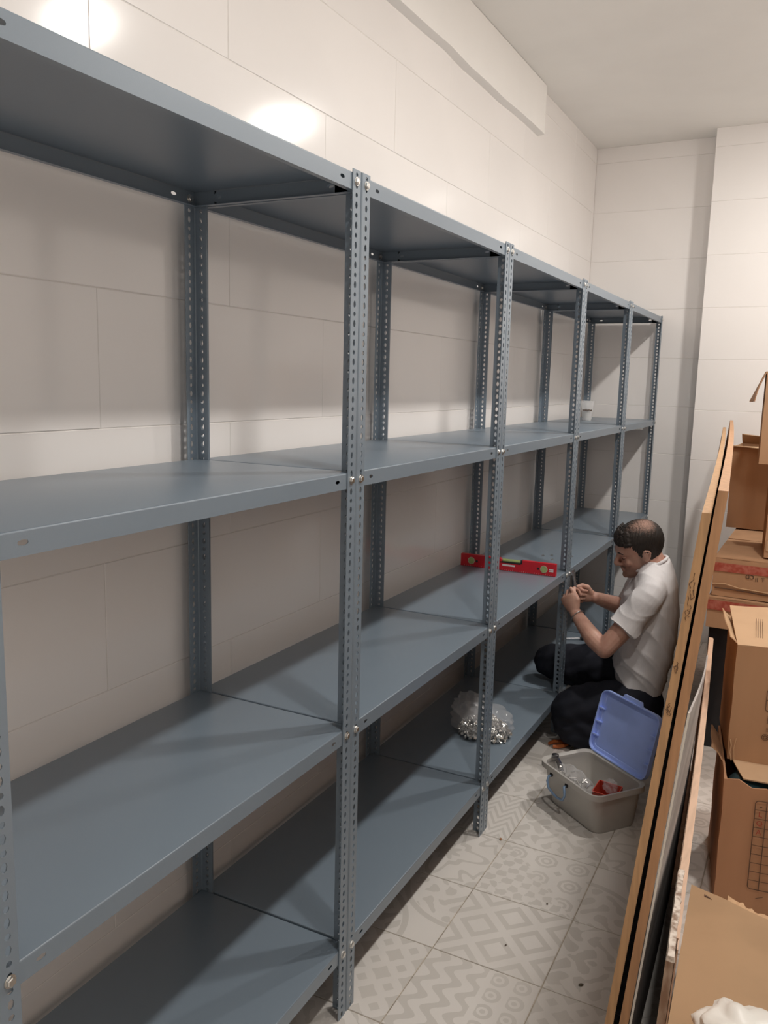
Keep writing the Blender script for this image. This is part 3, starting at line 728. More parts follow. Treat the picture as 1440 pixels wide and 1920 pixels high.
# ------------------------------------------------------------------ red spirit level on the third unit's middle shelf
LV = tag(empty('spirit_level', (.012,2.838,LEVELS[1]+.0004), RAD(1.2)), 'red spirit level with green vials standing on the middle shelf', 'spirit level')
LL, LHh, LT = .445, .056, .021
bd = MB(); prof = [(0,0),(LL,0),(LL,LHh),(.292,LHh),(.286,LHh-.006),(.284,LHh-.020),(.196,LHh-.020),(.194,LHh-.006),(.188,LHh),(0,LHh)]
bd.prism([(x,-LT/2,z) for x,z in prof], [(x,LT/2,z) for x,z in prof]); b = bd.build('body', M['level_red'], LV); bevel(b, .0015, 2)
ck = MB(); ck.box((.285,-LT/2-.0004,LHh-.018),(.2925,LT/2+.0004,LHh-.0005)); ck.box((.19,-LT/2-.0004,LHh-.0205),(.286,LT/2+.0004,LHh-.0150)); ck.build('vial_seat', M['black'], LV)
MB().tube([(.20,0,LHh-.010),(.28,0,LHh-.010)], .0075, 14).build('top_vial', M['vial'], LV, 60)
for x in (.052, .392):
    v = MB(); v.lathe([(.0135,0),(.0165,0),(.0165,.002),(.0135,.0025)], 28, (0,0,0)); o = v.build('vial_ring', M['vial_ring'], LV, 50); o.location = (x,-LT/2,LHh*.5); o.rotation_euler = (pi/2,0,0)
    v = MB(); v.lathe([(.0001,.0012),(.009,.0012),(.0138,.0006)], 28); o = v.build('round_vial', M['vial'], LV, 50); o.location = (x,-LT/2,LHh*.5); o.rotation_euler = (pi/2,0,0)
for x in (.078, .366):
    v = MB(); v.lathe([(.0001,.0006),(.0058,.0006),(.0058,0)], 14); o = v.build('plug', M['black'], LV); o.location = (x,-LT/2,LHh*.5); o.rotation_euler = (pi/2,0,0)
pr = MB()
for i in range(2, 44): pr.box((i*.01-.0004,-LT/2-.0003,.002),(i*.01+.0004,-LT/2,.002+(.006 if i % 5 == 0 else .0035)))
pr.box((.415,-LT/2-.0003,.027),(.435,-LT/2,.032)); pr.box((.415,-LT/2-.0003,.0195),(.435,-LT/2,.0245)); pr.box((.20,-LT/2-.0003,.022),(.26,-LT/2,.030))
pr.build('printed_scale', M['whiteprint'], LV)

# loose nuts on the fourth unit's middle shelf
NUT = MB(); hr = [(.0075*cos(pi/3*i), .0075*sin(pi/3*i)) for i in range(6)]; hi = [(.004*cos(pi/3*i), .004*sin(pi/3*i)) for i in range(6)]
NUT.loft([[(a,b,0) for a,b in hr], [(a,b,.006) for a,b in hr], [(a,b,.006) for a,b in hi], [(a,b,0) for a,b in hi]], False); NUT = NUT.mesh('nut'); NUT.materials.append(M['zinc'])
for k, (x, y) in enumerate(((.278,3.247),(.314,3.275),(.345,3.178),(.404,3.31))):
    o = link('nut', NUT); o.location = (x,y,LEVELS[1]+.0002); o.rotation_euler = (0,0,k*.7)
    tag(o, ('loose zinc nut farthest left on the middle shelf by the man', 'loose zinc nut at the back of the pair on the middle shelf', 'loose zinc nut nearest the post on the middle shelf', 'loose zinc nut right of the post the man works on')[k], 'nut', 'loose nuts on the middle shelf')

# ------------------------------------------------------------------ bag of bolts on the third unit's bottom shelf
BZ = LEVELS[0]+.0004
bag = blob('bolt_bag', (.315,2.385,BZ+.058), (.125,.105,.066), M['film'], .7, .13, 'clear plastic bag full of zinc bolts on the bottom shelf', 'bag of bolts', 56, 32)
bt = MB(); rs = random.Random(11)
for k in range(520):
    a = rs.uniform(0,2*pi); q = math.sqrt(rs.random()); x = .325+.108*q*cos(a); y = 2.38+.088*q*sin(a); z = BZ+.008+rs.random()*.078*(1-q*q*.75)
    d = Vector((rs.uniform(-1,1),rs.uniform(-1,1),rs.uniform(-.6,.6))).normalized(); p = Vector((x,y,z))
    bt.tube([p-d*.008,p+d*.004], .0026, 5); bt.tube([p+d*.004,p+d*.0085], .0062, 6)
bo = bt.build('bolts', pm('bright_zinc', (.85,.84,.80), .25, metal=.75, noise=.2, nscale=60), bag); tag(bo, kind='stuff')
fr = MB(); pts = []
for i in range(9):
    a = 2.2+1.9*i/8; pts.append((.30+.10*cos(a), 2.39+.08*sin(a), BZ+.075+.055*sin(pi*i/8)))
neck = blob('bag_neck', (.255,2.40,BZ+.100), (.070,.060,.055), M['film'], 4.4, .22); neck.parent = bag

# ------------------------------------------------------------------ plastic cup on the far unit's second shelf from top
cup = tag(empty('plastic_cup', (.170,4.40,LEVELS[2]+.0004)), 'clear plastic cup with dark lettering on the far end shelf', 'cup')
MB().lathe([(.0005,0),(.027,0),(.0275,.002),(.040,.115),(.0425,.116),(.0425,.119),(.0392,.119),(.0392,.116),(.0262,.003),(.0005,.002)], 36).build('cup_wall', M['cup'], cup, 40)
MB().lathe([(.0272,.010),(.0335,.066),(.0337,.066),(.0274,.0098)], 36).build('white_band', pm('frosted_white', (.8,.79,.77), .4, alpha=.6), cup, 60)
ct = text_mesh('volume', .0185, M['ink'], cup, (.0086,-.0362,.064), (RAD(96),0,RAD(13)), ext=.0006, bold=.0007)

# screwdriver lying on the far unit's bottom shelf
sdv = tag(empty('screwdriver', (0,0,LEVELS[0]+.0004)), 'thin screwdriver with black handle lying on a bottom shelf behind the man', 'screwdriver')
MB().tube([(.235,3.80,.008),(.345,3.86,.012)], .0035, 8).build('shaft', M['steel'], sdv, 60)
MB().tube([(.340,3.858,.012),(.352,3.865,.012),(.40,3.89,.012),(.412,3.897,.012)], [.006,.012,.012,.008], 12).build('handle', M['black'], sdv, 60)

# small debris on the floor
rs = random.Random(21); deb = pm('floor_debris', (.10,.08,.06), .8)
for k, (x, y, sc_, lab) in enumerate(((1.065,1.905,.008,'small dark crumb on the floor beside the leaning boards'), (.545,1.985,.006,'tiny wood chip on the floor by the second shelf leg'), (.80,1.70,.004,'tiny dark speck on the floor at a tile joint'), (.75,1.45,.0035,'tiny dark speck on the diamond patterned tile'), (.985,1.395,.006,'dark crumb near the bottom of the leaning boards'))):
    mb = MB(); mb.ell((0,0,sc_*.5), (sc_*1.3, sc_*.8, sc_*.5), None, 8, 5); o = mb.build('floor_crumb', M['kraft_dark'] if k == 1 else deb); o.location = (x,y,0); o.rotation_euler = (0,0,rs.random()*3); tag(o, lab, 'debris')

# ------------------------------------------------------------------ the crouching man
M['skin'] = None
def skin_material():
    m = bpy.data.materials.new('skin'); m.use_nodes = True; t = m.node_tree; b = t.nodes['Principled BSDF']
    tc = t.nodes.new('ShaderNodeTexCoord'); n = t.nodes.new('ShaderNodeTexNoise'); n.inputs['Scale'].default_value = 22; n.inputs['Detail'].default_value = 5
    t.links.new(tc.outputs['Object'], n.inputs['Vector'])
    mx = t.nodes.new('ShaderNodeMix'); mx.data_type = 'RGBA'; mx.inputs['A'].default_value = (.585,.345,.265,1); mx.inputs['B'].default_value = (.50,.265,.20,1)
    t.links.new(X(t, n.outputs['Fac']).step(.35,.7).s, mx.inputs['Factor'])
    at = t.nodes.new('ShaderNodeAttribute'); at.attribute_name = 'beard'; at.attribute_type = 'GEOMETRY'
    m2 = t.nodes.new('ShaderNodeMix'); m2.data_type = 'RGBA'; m2.inputs['B'].default_value = (.10,.065,.05,1)
    t.links.new(mx.outputs['Result'], m2.inputs['A']); t.links.new(at.outputs['Fac'], m2.inputs['Factor']); t.links.new(m2.outputs['Result'], b.inputs['Base Color'])
    b.inputs['Roughness'].default_value = .48; b.inputs['Subsurface Weight'].default_value = .12; b.inputs['Subsurface Radius'].default_value = (.010,.004,.002); b.inputs['Subsurface Scale'].default_value = .6
    return m
M['skin'] = skin_material()
M['shirt'] = pm('pale_grey_tshirt', (.76,.735,.74), .85, spec=.2, noise=.05, nscale=14, bump=.12, bscale=220)
M['trousers'] = pm('dark_trousers', (.020,.022,.032), .8, spec=.25, noise=.3, nscale=9, bump=.25, bscale=26)
M['shoe'] = pm('black_shoe', (.015,.015,.017), .5)
M['lip'] = pm('lip_skin', (.36,.15,.12), .45)

def fuse(name, mb, voxel, iters=4, fac=.5):
    me = bpy.data.meshes.new(name); me.from_pydata([tuple(v) for v in mb.v], [], mb.f)
    bm = bmesh.new(); bm.from_mesh(me); bmesh.ops.recalc_face_normals(bm, faces=bm.faces); bm.to_mesh(me); bm.free()
    o = bpy.data.objects.new(name, me); COL.objects.link(o)
    r = o.modifiers.new('r','REMESH'); r.mode = 'VOXEL'; r.voxel_size = voxel; r.adaptivity = 0
    s = o.modifiers.new('s','SMOOTH'); s.iterations = iters; s.factor = fac
    dg = bpy.context.evaluated_depsgraph_get(); out = bpy.data.meshes.new_from_object(o.evaluated_get(dg))
    bpy.data.objects.remove(o); bpy.data.meshes.remove(me); out.name = name
    out.polygons.foreach_set('use_smooth', [True]*len(out.polygons)); return out
def coords(me):
    a = np.empty(len(me.vertices)*3); me.vertices.foreach_get('co', a); return a.reshape(-1,3)
def setco(me, a): me.vertices.foreach_set('co', a.reshape(-1)); me.update()
def normals(me):
    a = np.empty(len(me.vertices)*3); me.vertices.foreach_get('normal', a); return a.reshape(-1,3)
V = Vector
def spline(pts, rads, sub=5):
    P = [V(p) for p in pts]; out = []; ro = []
    for i in range(len(P)-1):
        p0, p1, p2, p3 = P[max(i-1,0)], P[i], P[i+1], P[min(i+2,len(P)-1)]
        for k in range(sub):
            t = k/sub; out.append(.5*((2*p1)+(p2-p0)*t+(2*p0-5*p1+4*p2-p3)*t*t+(3*p1-p0-3*p2+p3)*t**3)); ro.append(rads[i]+(rads[i+1]-rads[i])*t)
    out.append(P[-1]); ro.append(rads[-1]); return out, ro
def limb(mb, pts, rads, n=16, flat=1.0, sub=5):
    p, r = spline(pts, rads, sub); mb.tube(p, r, n, True, flat); mb.ell(p[0], (r[0],)*3, None, 12, 8); mb.ell(p[-1], (r[-1],)*3, None, 12, 8)

# --- frames
def frame(yaw, pitch=0.0, roll=0.0):
    F0 = V((-cos(yaw), -sin(yaw), 0)); L0 = V((sin(yaw), -cos(yaw), 0)); U0 = V((0,0,1))
    Fv = F0*cos(pitch)-U0*sin(pitch); U = F0*sin(pitch)+U0*cos(pitch)
    return Fv, L0*cos(roll)-U*sin(roll), U*cos(roll)+L0*sin(roll)
TF, TL, TU = frame(RAD(14))
HF, HL, HU = frame(RAD(20), RAD(21), RAD(17))
HC, HS = V((.771,3.075,.919)), .0106         # head centre (local -1,0,12) and scale (m per cm)
def hp(x, y, z): return HC + (HF*(x+1)+HL*y+HU*(z-12))*HS
def sect(c, hd, hw, n=28, e=2.3, F=TF, L=TL):
    out = []
    for i in range(n):
        a = 2*pi*i/n; ca, sa = cos(a), sin(a)
        out.append(V(c)+F*(hd*math.copysign(abs(ca)**(2/e), ca))+L*(hw*math.copysign(abs(sa)**(2/e), sa)))
    return out
# --- joints
LS, LE, LWr = V((.848,2.905,.735)), V((.695,2.815,.505)), V((.535,2.925,.612))
RS, RE, RWr = V((.755,3.285,.725)), V((.690,3.290,.570)), V((.578,3.100,.652))

def head_mesh(mb):
    prof = [(-.6,7.2,3.2,1.6),(0,8.2,1.5,2.6),(1.5,9.1,-1.0,4.3),(3,9.0,-3.0,5.3),(4.5,8.7,-4.6,5.9),(6,8.8,-6.2,6.3),(7.5,8.5,-7.4,6.6),(9,8.4,-8.4,6.9),(10.5,8.0,-9.2,7.15),(12,7.9,-9.8,7.3),
            (13.2,8.7,-10.2,7.4),(14.5,8.9,-10.4,7.5),(16.5,8.5,-10.3,7.55),(18.5,7.3,-9.7,7.2),(20.3,5.5,-8.5,6.3),(21.7,3.4,-6.8,4.9),(22.7,1.0,-4.6,3.0),(23.1,-.8,-2.8,1.0)]
    rings = []
    for z, xf, xb, hw in prof:
        row = []
        for i in range(36):
            a = 2*pi*i/36; ca, sa = cos(a), sin(a); cx = (xf+xb)/2; hx = (xf-xb)/2
            e = 2.25 if ca > 0 else 2.0
            x = cx+hx*math.copysign(abs(ca)**(2/e), ca); y = hw*math.copysign(abs(sa)**(2/e), sa)
            if ca > 0 and 3 < z < 9.5: y *= 1-.10*ca
            row.append(hp(x,y,z))
        rings.append(row)
    mb.loft(rings)
    def t(pts, r, **k): mb.tube([hp(*p) for p in pts], [q*HS for q in r], 12, True, **k)
    def e(c, r): mb.ell(hp(*c), tuple(q*HS for q in r), Quaternion(Matrix((HF,HL,HU)).transposed().to_quaternion()), 14, 10)
    t([(8.0,0,12.6),(9.0,0,11.0),(10.0,0,9.2),(10.6,0,8.0)], [.75,.85,1.05,1.15]); e((10.5,0,7.7), (1.15,1.35,1.05)); e((9.3,1.25,7.4),(1.0,.85,.8)); e((9.3,-1.25,7.4),(1.0,.85,.8)); e((8.6,0,6.6),(.9,1.2,.8))
    t([(7.2,4.6,13.2),(8.4,2.4,13.7),(8.9,.3,13.3),(8.4,-2.4,13.7),(7.2,-4.6,13.2)], [.7,.95,.8,.95,.7])
    e((6.2,4.3,9.0),(1.6,1.9,1.9)); e((6.2,-4.3,9.0),(1.6,1.9,1.9))
    e((8.7,0,5.2),(.8,2.2,.55)); e((8.6,0,4.2),(.8,2.0,.6)); e((8.4,0,1.2),(1.2,1.9,1.2))
    for s in (1,-1):
        # ear: rim, lobe, bowl
        pts = [(.1,7.0*s,11.0),(-.1,7.6*s,12.6),(-.9,8.2*s,13.9),(-2.2,8.5*s,13.9),(-2.9,8.4*s,12.6),(-2.5,8.0*s,11.0),(-1.6,7.6*s,9.4),(-.6,7.1*s,8.6)]
        t(pts, [.4,.42,.45,.48,.46,.44,.5,.5]); e((-1.3,7.35*s,11.4),(1.3,.5,2.1)); e((-.7,7.2*s,9.0),(.8,.45,.75)); e((.1,7.1*s,10.9),(.45,.4,.7))

def hand(mb, wrist, d, n, side, curl=(52,88,55), sp=.0195, ln=1.0, thumb=None):
    d = V(d).normalized(); n = V(n); n = (n-d*n.dot(d)).normalized(); t = V(side); t = (t-d*t.dot(d)-n*t.dot(n)).normalized()
    w = V(wrist)
    rings = []
    for k, (q, hw, hd) in enumerate(((-.012,.024,.019),(.008,.026,.019),(.03,.034,.019),(.055,.040,.0185),(.076,.041,.016),(.088,.037,.012))):
        c = w+d*q*ln; row = []
        for i in range(18):
            a = 2*pi*i/18; row.append(c+t*hw*cos(a)+n*hd*sin(a))
        rings.append(row)
    mb.loft(rings)
    tips = []
    for j, (o, L, r) in enumerate(((.0300,1.0,.0092),(.0102,1.08,.0096),(-.0098,1.02,.0092),(-.0285,.82,.0082))):
        base = w+d*(.078 - .004*abs(o-.005)/.03)*ln+t*o; a = 0.0; p = base; pts = [base-d*.02+n*.001, base]; rr = [r*1.02, r*1.08]
        for ang, seg in zip(curl, (.043,.027,.021)):
            a += RAD(ang+j*2); p = p+(d*cos(a)+n*sin(a))*seg*L; pts.append(p); rr.append(r*(1.0 if seg > .03 else .93 if seg > .025 else .82))
        mb.tube(pts, rr, 10); mb.ell(pts[-1], (rr[-1],)*3, None, 8, 6)
        for q, z in zip(pts[1:-1], rr[1:-1]): mb.ell(q, (z*1.04,)*3, None, 8, 6)
        tips.append(p)
    th = thumb or ((.028,.018,.006),(.050,.040,.014),(.078,.046,.028),(.100,.036,.040))
    pts = [w+d*q[0]+t*q[1]+n*q[2] for q in th]; rr = [.016,.0135,.0115,.0085]
    mb.tube(pts, rr, 10)
    for q, z in zip(pts, rr): mb.ell(q, (z,)*3, None, 10, 8)
    return tips, pts

skin = MB(); head_mesh(skin)
# neck and core of the body
limb(skin, [(.832,3.100,.800), (.812,3.095,.850), tuple(hp(-2.5,0,7.5))], [.067,.064,.061], 20)
core = [(.22,.795,.09,.13),(.35,.80,.095,.13),(.5,.818,.10,.14),(.64,.822,.10,.155),(.73,.826,.085,.15),(.80,.826,.06,.08)]
skin.loft([sect((cx,3.095,z), hd, hw) for z, cx, hd, hw in core])
limb(skin, [LS, LS.lerp(LE,.5)+V((.006,0,0)), LE], [.050,.046,.041]); limb(skin, [LE, LE.lerp(LWr,.35)+V((-.004,-.006,-.006)), LWr], [.041,.0415,.0265], flat=.95)
limb(skin, [RS, RE], [.048,.041]); limb(skin, [RE, RE.lerp(RWr,.35), RWr], [.041,.041,.026])
limb(skin, [(.81,2.96,.24),(.55,2.85,.18)], [.06,.05]); limb(skin, [(.80,3.19,.29),(.40,3.14,.285)], [.06,.05])
l_tips, l_th = hand(skin, LWr, (-.52,.10,.85), (.25,1,.05), (1,-.1,.4), (48,80,50), thumb=((.028,.018,.004),(.052,.036,.004),(.082,.034,.008),(.108,.024,.014)))
r_tips, r_th = hand(skin, RWr, (-1,-.35,.26), (.15,-1,-.05), (0,0,1), (62,92,55))
body_me = fuse('body', skin, .0034, 3, .5)
# stubble as a soft mask on the lower face
co = coords(body_me); R = np.array([list(HF), list(HL), list(HU)]); loc = (co-np.array(HC))@R.T/HS + np.array([-1,0,12])
x, y, z = loc.T
jaw = np.clip((7.2-z+.18*np.clip(x,-3,9))/3.2, 0, 1)*np.clip((x+2.5)/2.0, 0, 1)*np.clip((z+3.5)/2.0,0,1)*(np.abs(y) < 8.5)*(x < 12)
must = np.exp(-((z-6.3)/.55)**2)*(x > 7.5)*(np.abs(y) < 3.2)
lipm = np.exp(-((z-4.8)/.7)**2)*(x > 7.6)*(np.abs(y) < 2.4)
side = np.exp(-((x-1.0)/1.2)**2)*np.clip((13.5-z)/1.5,0,1)*np.clip((z-5)/2,0,1)*(np.abs(y) > 4.5)
msk = np.clip(.50*jaw+.45*must-.5*lipm+.55*side, 0, 1)*((x > -3) & (x < 12) & (z > -3.5) & (z < 15))
at = body_me.attributes.new('beard', 'FLOAT', 'POINT'); at.data.foreach_set('value', msk.astype(np.float32))
# eye sockets pressed in
nrm = normals(body_me)
for s in (1,-1):
    d2 = ((x-8.2)/1.6)**2+((y-3.2*s)/1.7)**2+((z-11.5)/1.0)**2
    co -= (np.exp(-d2)*.32*HS)[:,None]*np.array(HF)[None]
setco(body_me, co)
man = tag(empty('person', (.76,3.06,0)), 'person with thinning dark hair in pale t-shirt and dark trousers, crouching and tightening a bolt', 'person')
def mchild(me, name, mat):
    if len(me.materials) == 0: me.materials.append(mat)
    else: me.materials[0] = mat
    o = link(name, me, None, man); o.matrix_parent_inverse = Matrix.Translation(-V(man.location)); return o
mchild(body_me, 'body', M['skin'])

# --- T-shirt
sh = MB()
ts = [(.262,.806,.108,.168),(.30,.803,.114,.172),(.36,.806,.124,.176),(.45,.814,.132,.178),(.55,.821,.131,.182),(.64,.823,.128,.192),(.70,.826,.118,.200),(.745,.830,.104,.194),(.785,.832,.088,.160),(.815,.830,.076,.115),(.838,.826,.070,.086)]
rings = []
for k, (z, cx, hd, hw) in enumerate(ts):
    tilt = .10 if z > .74 else 0.0
    row = sect((cx,3.095,z), hd, hw)
    cc = V((cx,3.095,z))
    row = [p + V((0,0,1))*(-(p-cc).dot(TF)*.55*max(0,(z-.70)/.14) + (-(p-cc).dot(TF)*.10 if z < .3 else 0)) for p in row]
    rings.append(row)
sh.loft(rings)
limb(sh, [(.83,3.02,.755), LS+V((.004,0,.012)), LS.lerp(LE,.30)+V((.004,0,.004)), LS.lerp(LE,.60)+V((0,0,-.004))], [.074,.066,.066,.073], 20)
limb(sh, [(.828,3.075,.812), (.838,2.985,.778), LS+V((0,0,.008))], [.062,.062,.060], 18)
limb(sh, [(.815,3.12,.808), (.79,3.20,.775), RS+V((0,0,.008))], [.060,.060,.058], 18)
limb(sh, [(.80,3.17,.745), RS+V((0,0,.010)), RS.lerp(RE,.35), RS.lerp(RE,.80)], [.074,.064,.062,.064], 20)
sh_me = fuse('tshirt', sh, .0055, 5, .5)
# flatten sleeve ends so the cuff is cut clean, then push folds along the normals
co = coords(sh_me)
for S, E, k in ((LS, LE, .60), (RS, RE, .80)):
    ax = (E-S).normalized(); cut = S.lerp(E, k); d = (co-np.array(cut))@np.array(ax)
    rad = np.linalg.norm((co-np.array(cut))-d[:,None]*np.array(ax)[None], axis=1)
    m_ = (d > 0) & (rad < .095); co[m_] -= (d[m_]*.97)[:,None]*np.array(ax)[None]
zz = co[:,2]; m_ = zz < .268; 
setco(sh_me, co); nn = normals(sh_me)
xx, yy, zz = co.T
rdg = lambda q: 1-2*np.sqrt(np.abs(np.sin(q)))
f1 = rdg(zz*30+xx*22+1.6*np.sin(yy*14+xx*9))*np.clip((.58-zz)/.2,0,1)*.0046
f2 = rdg((xx*.8+zz)*26+np.sin(yy*19)*1.6)*.0026
dl = np.linalg.norm(co-np.array(LS.lerp(LE,.55)), axis=1); f3 = rdg(((co-np.array(LS))@np.array((LE-LS).normalized()))*48+yy*22+xx*14)*np.exp(-(dl/.11)**2)*.0040
f4 = -np.exp(-((xx-.79)/.05)**2)*np.sin((zz-.62)*45)*np.clip((3.02-yy)/.08,0,1)*.003
setco(sh_me, co+nn*(f1+f2+f3+f4)[:,None])
mchild(sh_me, 'tshirt', M['shirt'])
# collar band and cuff / hem stitching
def ringtube(c, F, L, U, hd, hw, r, tilt, n=40, flat=1.6):
    pts = []
    for i in range(n+1):
        a = 2*pi*i/n; p = V(c)+F*hd*cos(a)+L*hw*sin(a); p += V((0,0,1))*(-tilt*cos(a)*hd); pts.append(p)
    return MB().tube(pts, r, 8, False)
cb = ringtube((.813,3.095,.843), TF, TL, TU, .069, .073, .0068, .50).build('collar', M['shirt'], None, 60); cb.parent = man; cb.matrix_parent_inverse = Matrix.Translation(-V(man.location))
bt = MB()
for zb_ in (.63,.585): 
    p = V((.826,3.095,zb_))+TF*.131+TL*.055; bt.ell(p, (.004,.004,.004), None, 8, 6)
b_ = bt.build('button', M['black'], None, 60); b_.parent = man; b_.matrix_parent_inverse = Matrix.Translation(-V(man.location))

# --- trousers
tr = MB()
tr.loft([sect((cx,3.085,z), hd, hw) for z, cx, hd, hw in ((.085,.80,.07,.11),(.11,.80,.105,.15),(.16,.80,.117,.165),(.22,.80,.116,.168),(.28,.796,.110,.166),(.31,.796,.100,.160))])
HL_, KL, AL = V((.800,2.985,.215)), V((.545,2.882,.172)), V((.800,2.935,.060))
limb(tr, [HL_, HL_.lerp(KL,.5)+V((0,0,.016)), KL+V((.012,0,.012)), KL+V((-.003,0,-.016))], [.108,.102,.088,.076], 22)
limb(tr, [KL+V((.0,.002,-.050)), KL.lerp(AL,.4)+V((0,-.012,-.025)), AL+V((.02,0,-.004))], [.080,.074,.055], 20)
limb(tr, [KL+V((.012,-.01,-.095)), KL+V((.10,-.015,-.110))], [.060,.055], 18)
HR, KR = V((.79,3.19,.285)), V((.365,3.150,.292))
limb(tr, [HR, HR.lerp(KR,.5)+V((0,0,.014)), KR+V((.04,0,.003)), KR], [.108,.098,.086,.077], 22)
limb(tr, [KR+V((.02,0,-.010)), V((.56,3.18,.225)), V((.74,3.2,.13))], [.075,.07,.055], 18)
tr_me = fuse('trousers', tr, .0065, 6, .5)
co = coords(tr_me); co[:,2] = np.maximum(co[:,2], .004)
m_ = (co[:,0] < D+.012) & (co[:,1] > 2.98); co[m_,2] = np.maximum(co[m_,2], LEVELS[0]+.003)
setco(tr_me, co); nn = normals(tr_me); xx, yy, zz = co.T
f = np.sin(xx*55+zz*40+2*np.sin(zz*30+yy*12))*.0030+np.sin((zz*1.2-xx*.6)*85+yy*20)*.0022*np.clip((.72-xx)/.15,0,1)
co2 = co+nn*f[:,None]; co2[:,2] = np.maximum(co2[:,2], .003); m_ = (co2[:,0] < D+.012) & (co2[:,1] > 2.98); co2[m_,2] = np.maximum(co2[m_,2], LEVELS[0]+.002)
setco(tr_me, co2); mchild(tr_me, 'trousers', M['trousers'])
# shoes tucked behind
for (a, b) in ((V((.83,2.905,.045)), V((.905,2.93,.05))), (V((.76,3.205,.10)), V((.80,3.21,.05)))):
    s = MB(); limb(s, [a, a.lerp(b,.5), b], [.040,.045,.036], 16); me = fuse('shoe', s, .006, 4); c_ = coords(me); c_[:,2] = np.maximum(c_[:,2], .002); setco(me, c_); mchild(me, 'shoe', M['shoe'])

# --- hair: a shell over the scalp, thin at the crown, curls in front
def hair_material():
    m = bpy.data.materials.new('dark_hair'); m.use_nodes = True; t = m.node_tree; b = t.nodes['Principled BSDF']
    at = t.nodes.new('ShaderNodeAttribute'); at.attribute_name = 'thin'; at.attribute_type = 'GEOMETRY'
    tc = t.nodes.new('ShaderNodeTexCoord'); n = t.nodes.new('ShaderNodeTexNoise'); n.inputs['Scale'].default_value = 130; n.inputs['Detail'].default_value = 4; n.inputs['Distortion'].default_value = 1.5
    t.links.new(tc.outputs['Object'], n.inputs['Vector'])
    mx = t.nodes.new('ShaderNodeMix'); mx.data_type = 'RGBA'; mx.inputs['A'].default_value = (.030,.024,.021,1); mx.inputs['B'].default_value = (.40,.235,.18,1)
    f = (X(t, at.outputs['Fac'])+(X(t, n.outputs['Fac'])-.5)*1.1); f = f.step(.22,1.0); t.links.new(f.s, mx.inputs['Factor']); t.links.new(mx.outputs['Result'], b.inputs['Base Color'])
    b.inputs['Roughness'].default_value = .62; b.inputs['Specular IOR Level'].default_value = .3
    bp = t.nodes.new('ShaderNodeBump'); bp.inputs['Strength'].default_value = .5; bp.inputs['Distance'].default_value = .003; t.links.new(n.outputs['Fac'], bp.inputs['Height']); t.links.new(bp.outputs[0], b.inputs['Normal'])
    return m
hm = MB(); rings = []; prof = [(7.2,-3.5,-8.0,6.6,1),(8.6,-2.8,-9.0,7.1,1),(10,-.2,-9.8,7.4,1),(11.2,1.2,-10.3,7.5,1),(12.5,1.8,-10.8,7.7,1),(14,2.6,-11.0,7.85,1),(15.5,3.8,-11.0,8.0,1),(16.7,5.2,-10.95,7.95,1),(17.3,8.0,-10.8,7.85,0),(18,8.1,-10.6,7.8,0),(19.5,7.2,-9.9,7.3,0),(21,6.2,-8.7,6.5,0),(22.3,4.2,-6.9,5.1,0),(23.3,1.8,-4.7,3.2,0),(23.7,-.6,-2.6,.8,0)]
for z, xf, xb, hw, cutf in prof:
    row = []
    for i in range(40):
        a = 2*pi*i/40; ca, sa = cos(a), sin(a)
        X0, X1 = -10.8, 8.6
        cx, hx = (8.4+xb)/2, (8.4-xb)/2
        if not cutf: cx, hx = (xf+xb)/2, (xf-xb)/2
        xx_ = cx+hx*ca; yy_ = hw*sa
        if cutf and xx_ > xf: xx_ = xf; yy_ = yy_*.72 if abs(sa) < .6 else yy_
        row.append(hp(xx_, yy_, z))
    rings.append(row)
hm.loft(rings)
rs = random.Random(9)
for k in range(330):      # curls over the forehead and top front
    a = rs.uniform(-1.15,1.15); zz_ = rs.uniform(17.5,22.6); q = max(0,1-((zz_-16)/8.2)**2)**.5
    c = (1.2+7.6*q*cos(a)*.98, 7.6*q*sin(a)*1.02, zz_)
    hm.ell(hp(*c), tuple(rs.uniform(.35,.75)*HS for _ in range(3)), None, 8, 6)
for k in range(60):
    a = rs.uniform(-1.0,1.0); c = (8.5*cos(a)*.99, 7.2*sin(a), rs.uniform(17.0,18.0)); hm.ell(hp(*c), tuple(rs.uniform(.35,.65)*HS for _ in range(3)), None, 8, 6)
hair_me = fuse('hair', hm, .0028, 2, .5)
co = coords(hair_me); loc = (co-np.array(HC))@R.T/HS+np.array([-1,0,12]); x, y, z = loc.T
nn = normals(hair_me); strand = np.sin(x*5.2+z*3+np.sin(y*3.1+z*2)*1.4)*.0009; setco(hair_me, co+nn*strand[:,None])
thin = .95*np.exp(-(((x+4.6)/4.4)**2+((y-1.5)/4.8)**2+((z-21.5)/3.4)**2))+.40*np.exp(-(((x-1)/3.5)**2+((y-2)/4)**2+((z-22.5)/2.5)**2))
at = hair_me.attributes.new('thin','FLOAT','POINT'); at.data.foreach_set('value', thin.astype(np.float32))
mchild(hair_me, 'hair', hair_material())
lk = MB(); pts = []
for i in range(15):
    a = .3+4.2*i/14; pts.append(hp(3.2+1.2*cos(a), 1.0, 23.6+1.0*sin(a)))
lk.tube(pts, .0011, 6); lk.tube([p+V((.004,.004,-.002)) for p in pts], .0009, 6); mchild(lk.mesh('hair_lock', 60), 'hair_lock', M['black'])
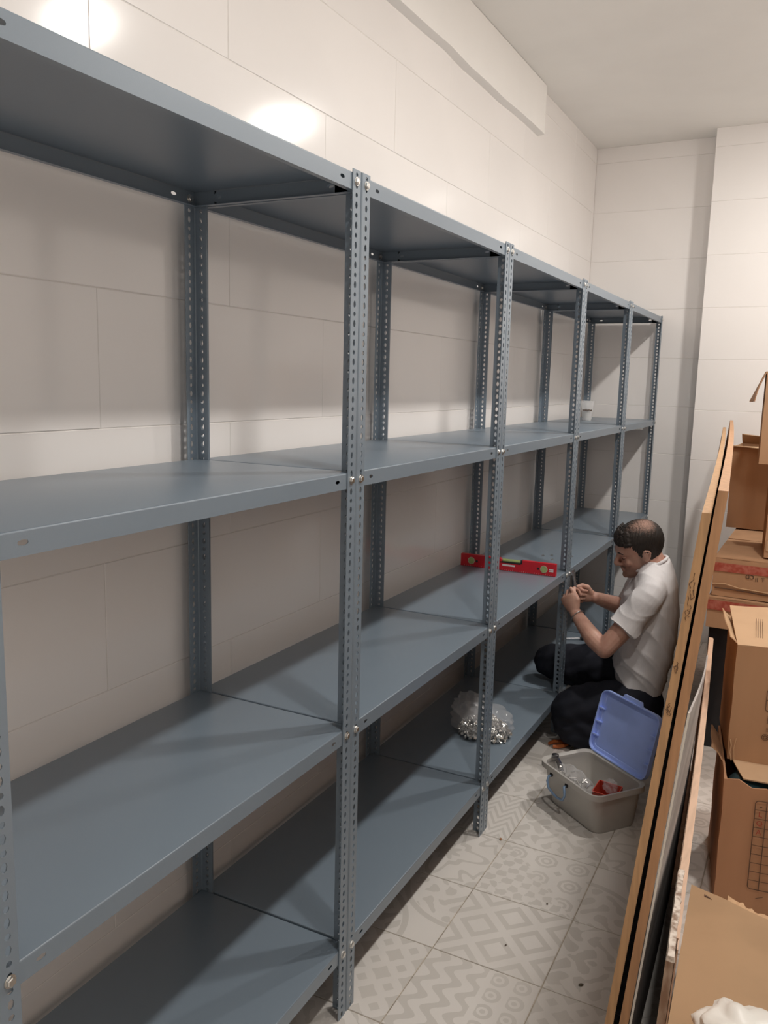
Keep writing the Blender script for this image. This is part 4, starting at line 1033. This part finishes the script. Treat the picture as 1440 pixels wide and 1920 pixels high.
# eyebrows, eyes, lids
for s in (1,-1):
    e = MB(); p, r = spline([hp(8.9,1.2*s,13.5), hp(8.75,2.8*s,14.0), hp(7.4,4.9*s,13.5)], [.0032,.0042,.002]); e.tube(p, r, 8); mchild(e.mesh('eyebrow', 60), 'eyebrow', M['black'])
    e = MB(); e.ell(hp(6.75,3.1*s,11.3), (1.15*HS,1.35*HS,.8*HS), None, 16, 12); mchild(e.mesh('eyelid', 60), 'eyelid', M['skin'])
    e = MB(); p, r = spline([hp(7.62,2.0*s,10.85), hp(7.95,3.1*s,10.7), hp(7.2,4.3*s,10.9)], [.0008,.0013,.0008]); e.tube(p, r, 6); mchild(e.mesh('eyelashes', 60), 'eyelashes', M['black'])
# steel bracelet on the near wrist
ax = (LWr-LE).normalized(); c = LWr-ax*.020; a_ = ax.cross(V((0,0,1))).normalized(); b2 = ax.cross(a_)
pts = [c+(a_*cos(2*pi*i/28)+b2*sin(2*pi*i/28))*.0325 for i in range(29)]
br = tag(MB().tube(pts, .0024, 8, False).build('bracelet', M['steel'], None, 60), 'thin steel bracelet on the wrist of the crouching man', 'bracelet')

# --- open-end spanner in his hands, its jaw on the bolt of the third post
SP0, SP1 = V((.492,3.018,.772)), V((.523,3.015,.600))
wr = tag(empty('spanner', SP1), 'grey steel spanner held in both hands against the shelf post', 'spanner')
def wchild(mb, name, mat, sm=50):
    o = mb.build(name, mat, None, sm); o.parent = wr; o.matrix_parent_inverse = Matrix.Translation(-V(wr.location)); return o
ax = (SP0-SP1).normalized(); sd = V((.0,1,0)); sd = (sd-ax*sd.dot(ax)).normalized(); nm = ax.cross(sd)
wchild(MB().tube([SP1, SP1.lerp(SP0,.5), SP0-ax*.006], [.0075,.0062,.0075], 10, True), 'shank', M['steel'])
for p, sgn in ((SP0, 1), (SP1, -1)):
    j = MB(); out = []
    for i in range(13):
        a = RAD(-150+300*i/12); out.append((cos(a)*-.016, sin(a)*.016))
    inn = [(.001,-.0075),(-.008,-.0075)]
    poly = [(q[0]*sgn, q[1]) for q in out]
    poly = [(-.016,-.004),(-.010,-.014),(.002,-.016),(.014,-.013),(.016,-.0075),(.002,-.0075),(-.002,0),(.002,.0075),(.016,.0075),(.014,.013),(.002,.016),(-.010,.014),(-.016,.004)]
    j.prism([p+ax*sgn*a+sd*b-nm*.004 for a,b in poly], [p+ax*sgn*a+sd*b+nm*.004 for a,b in poly]); wchild(j, 'jaw', M['steel'], None)
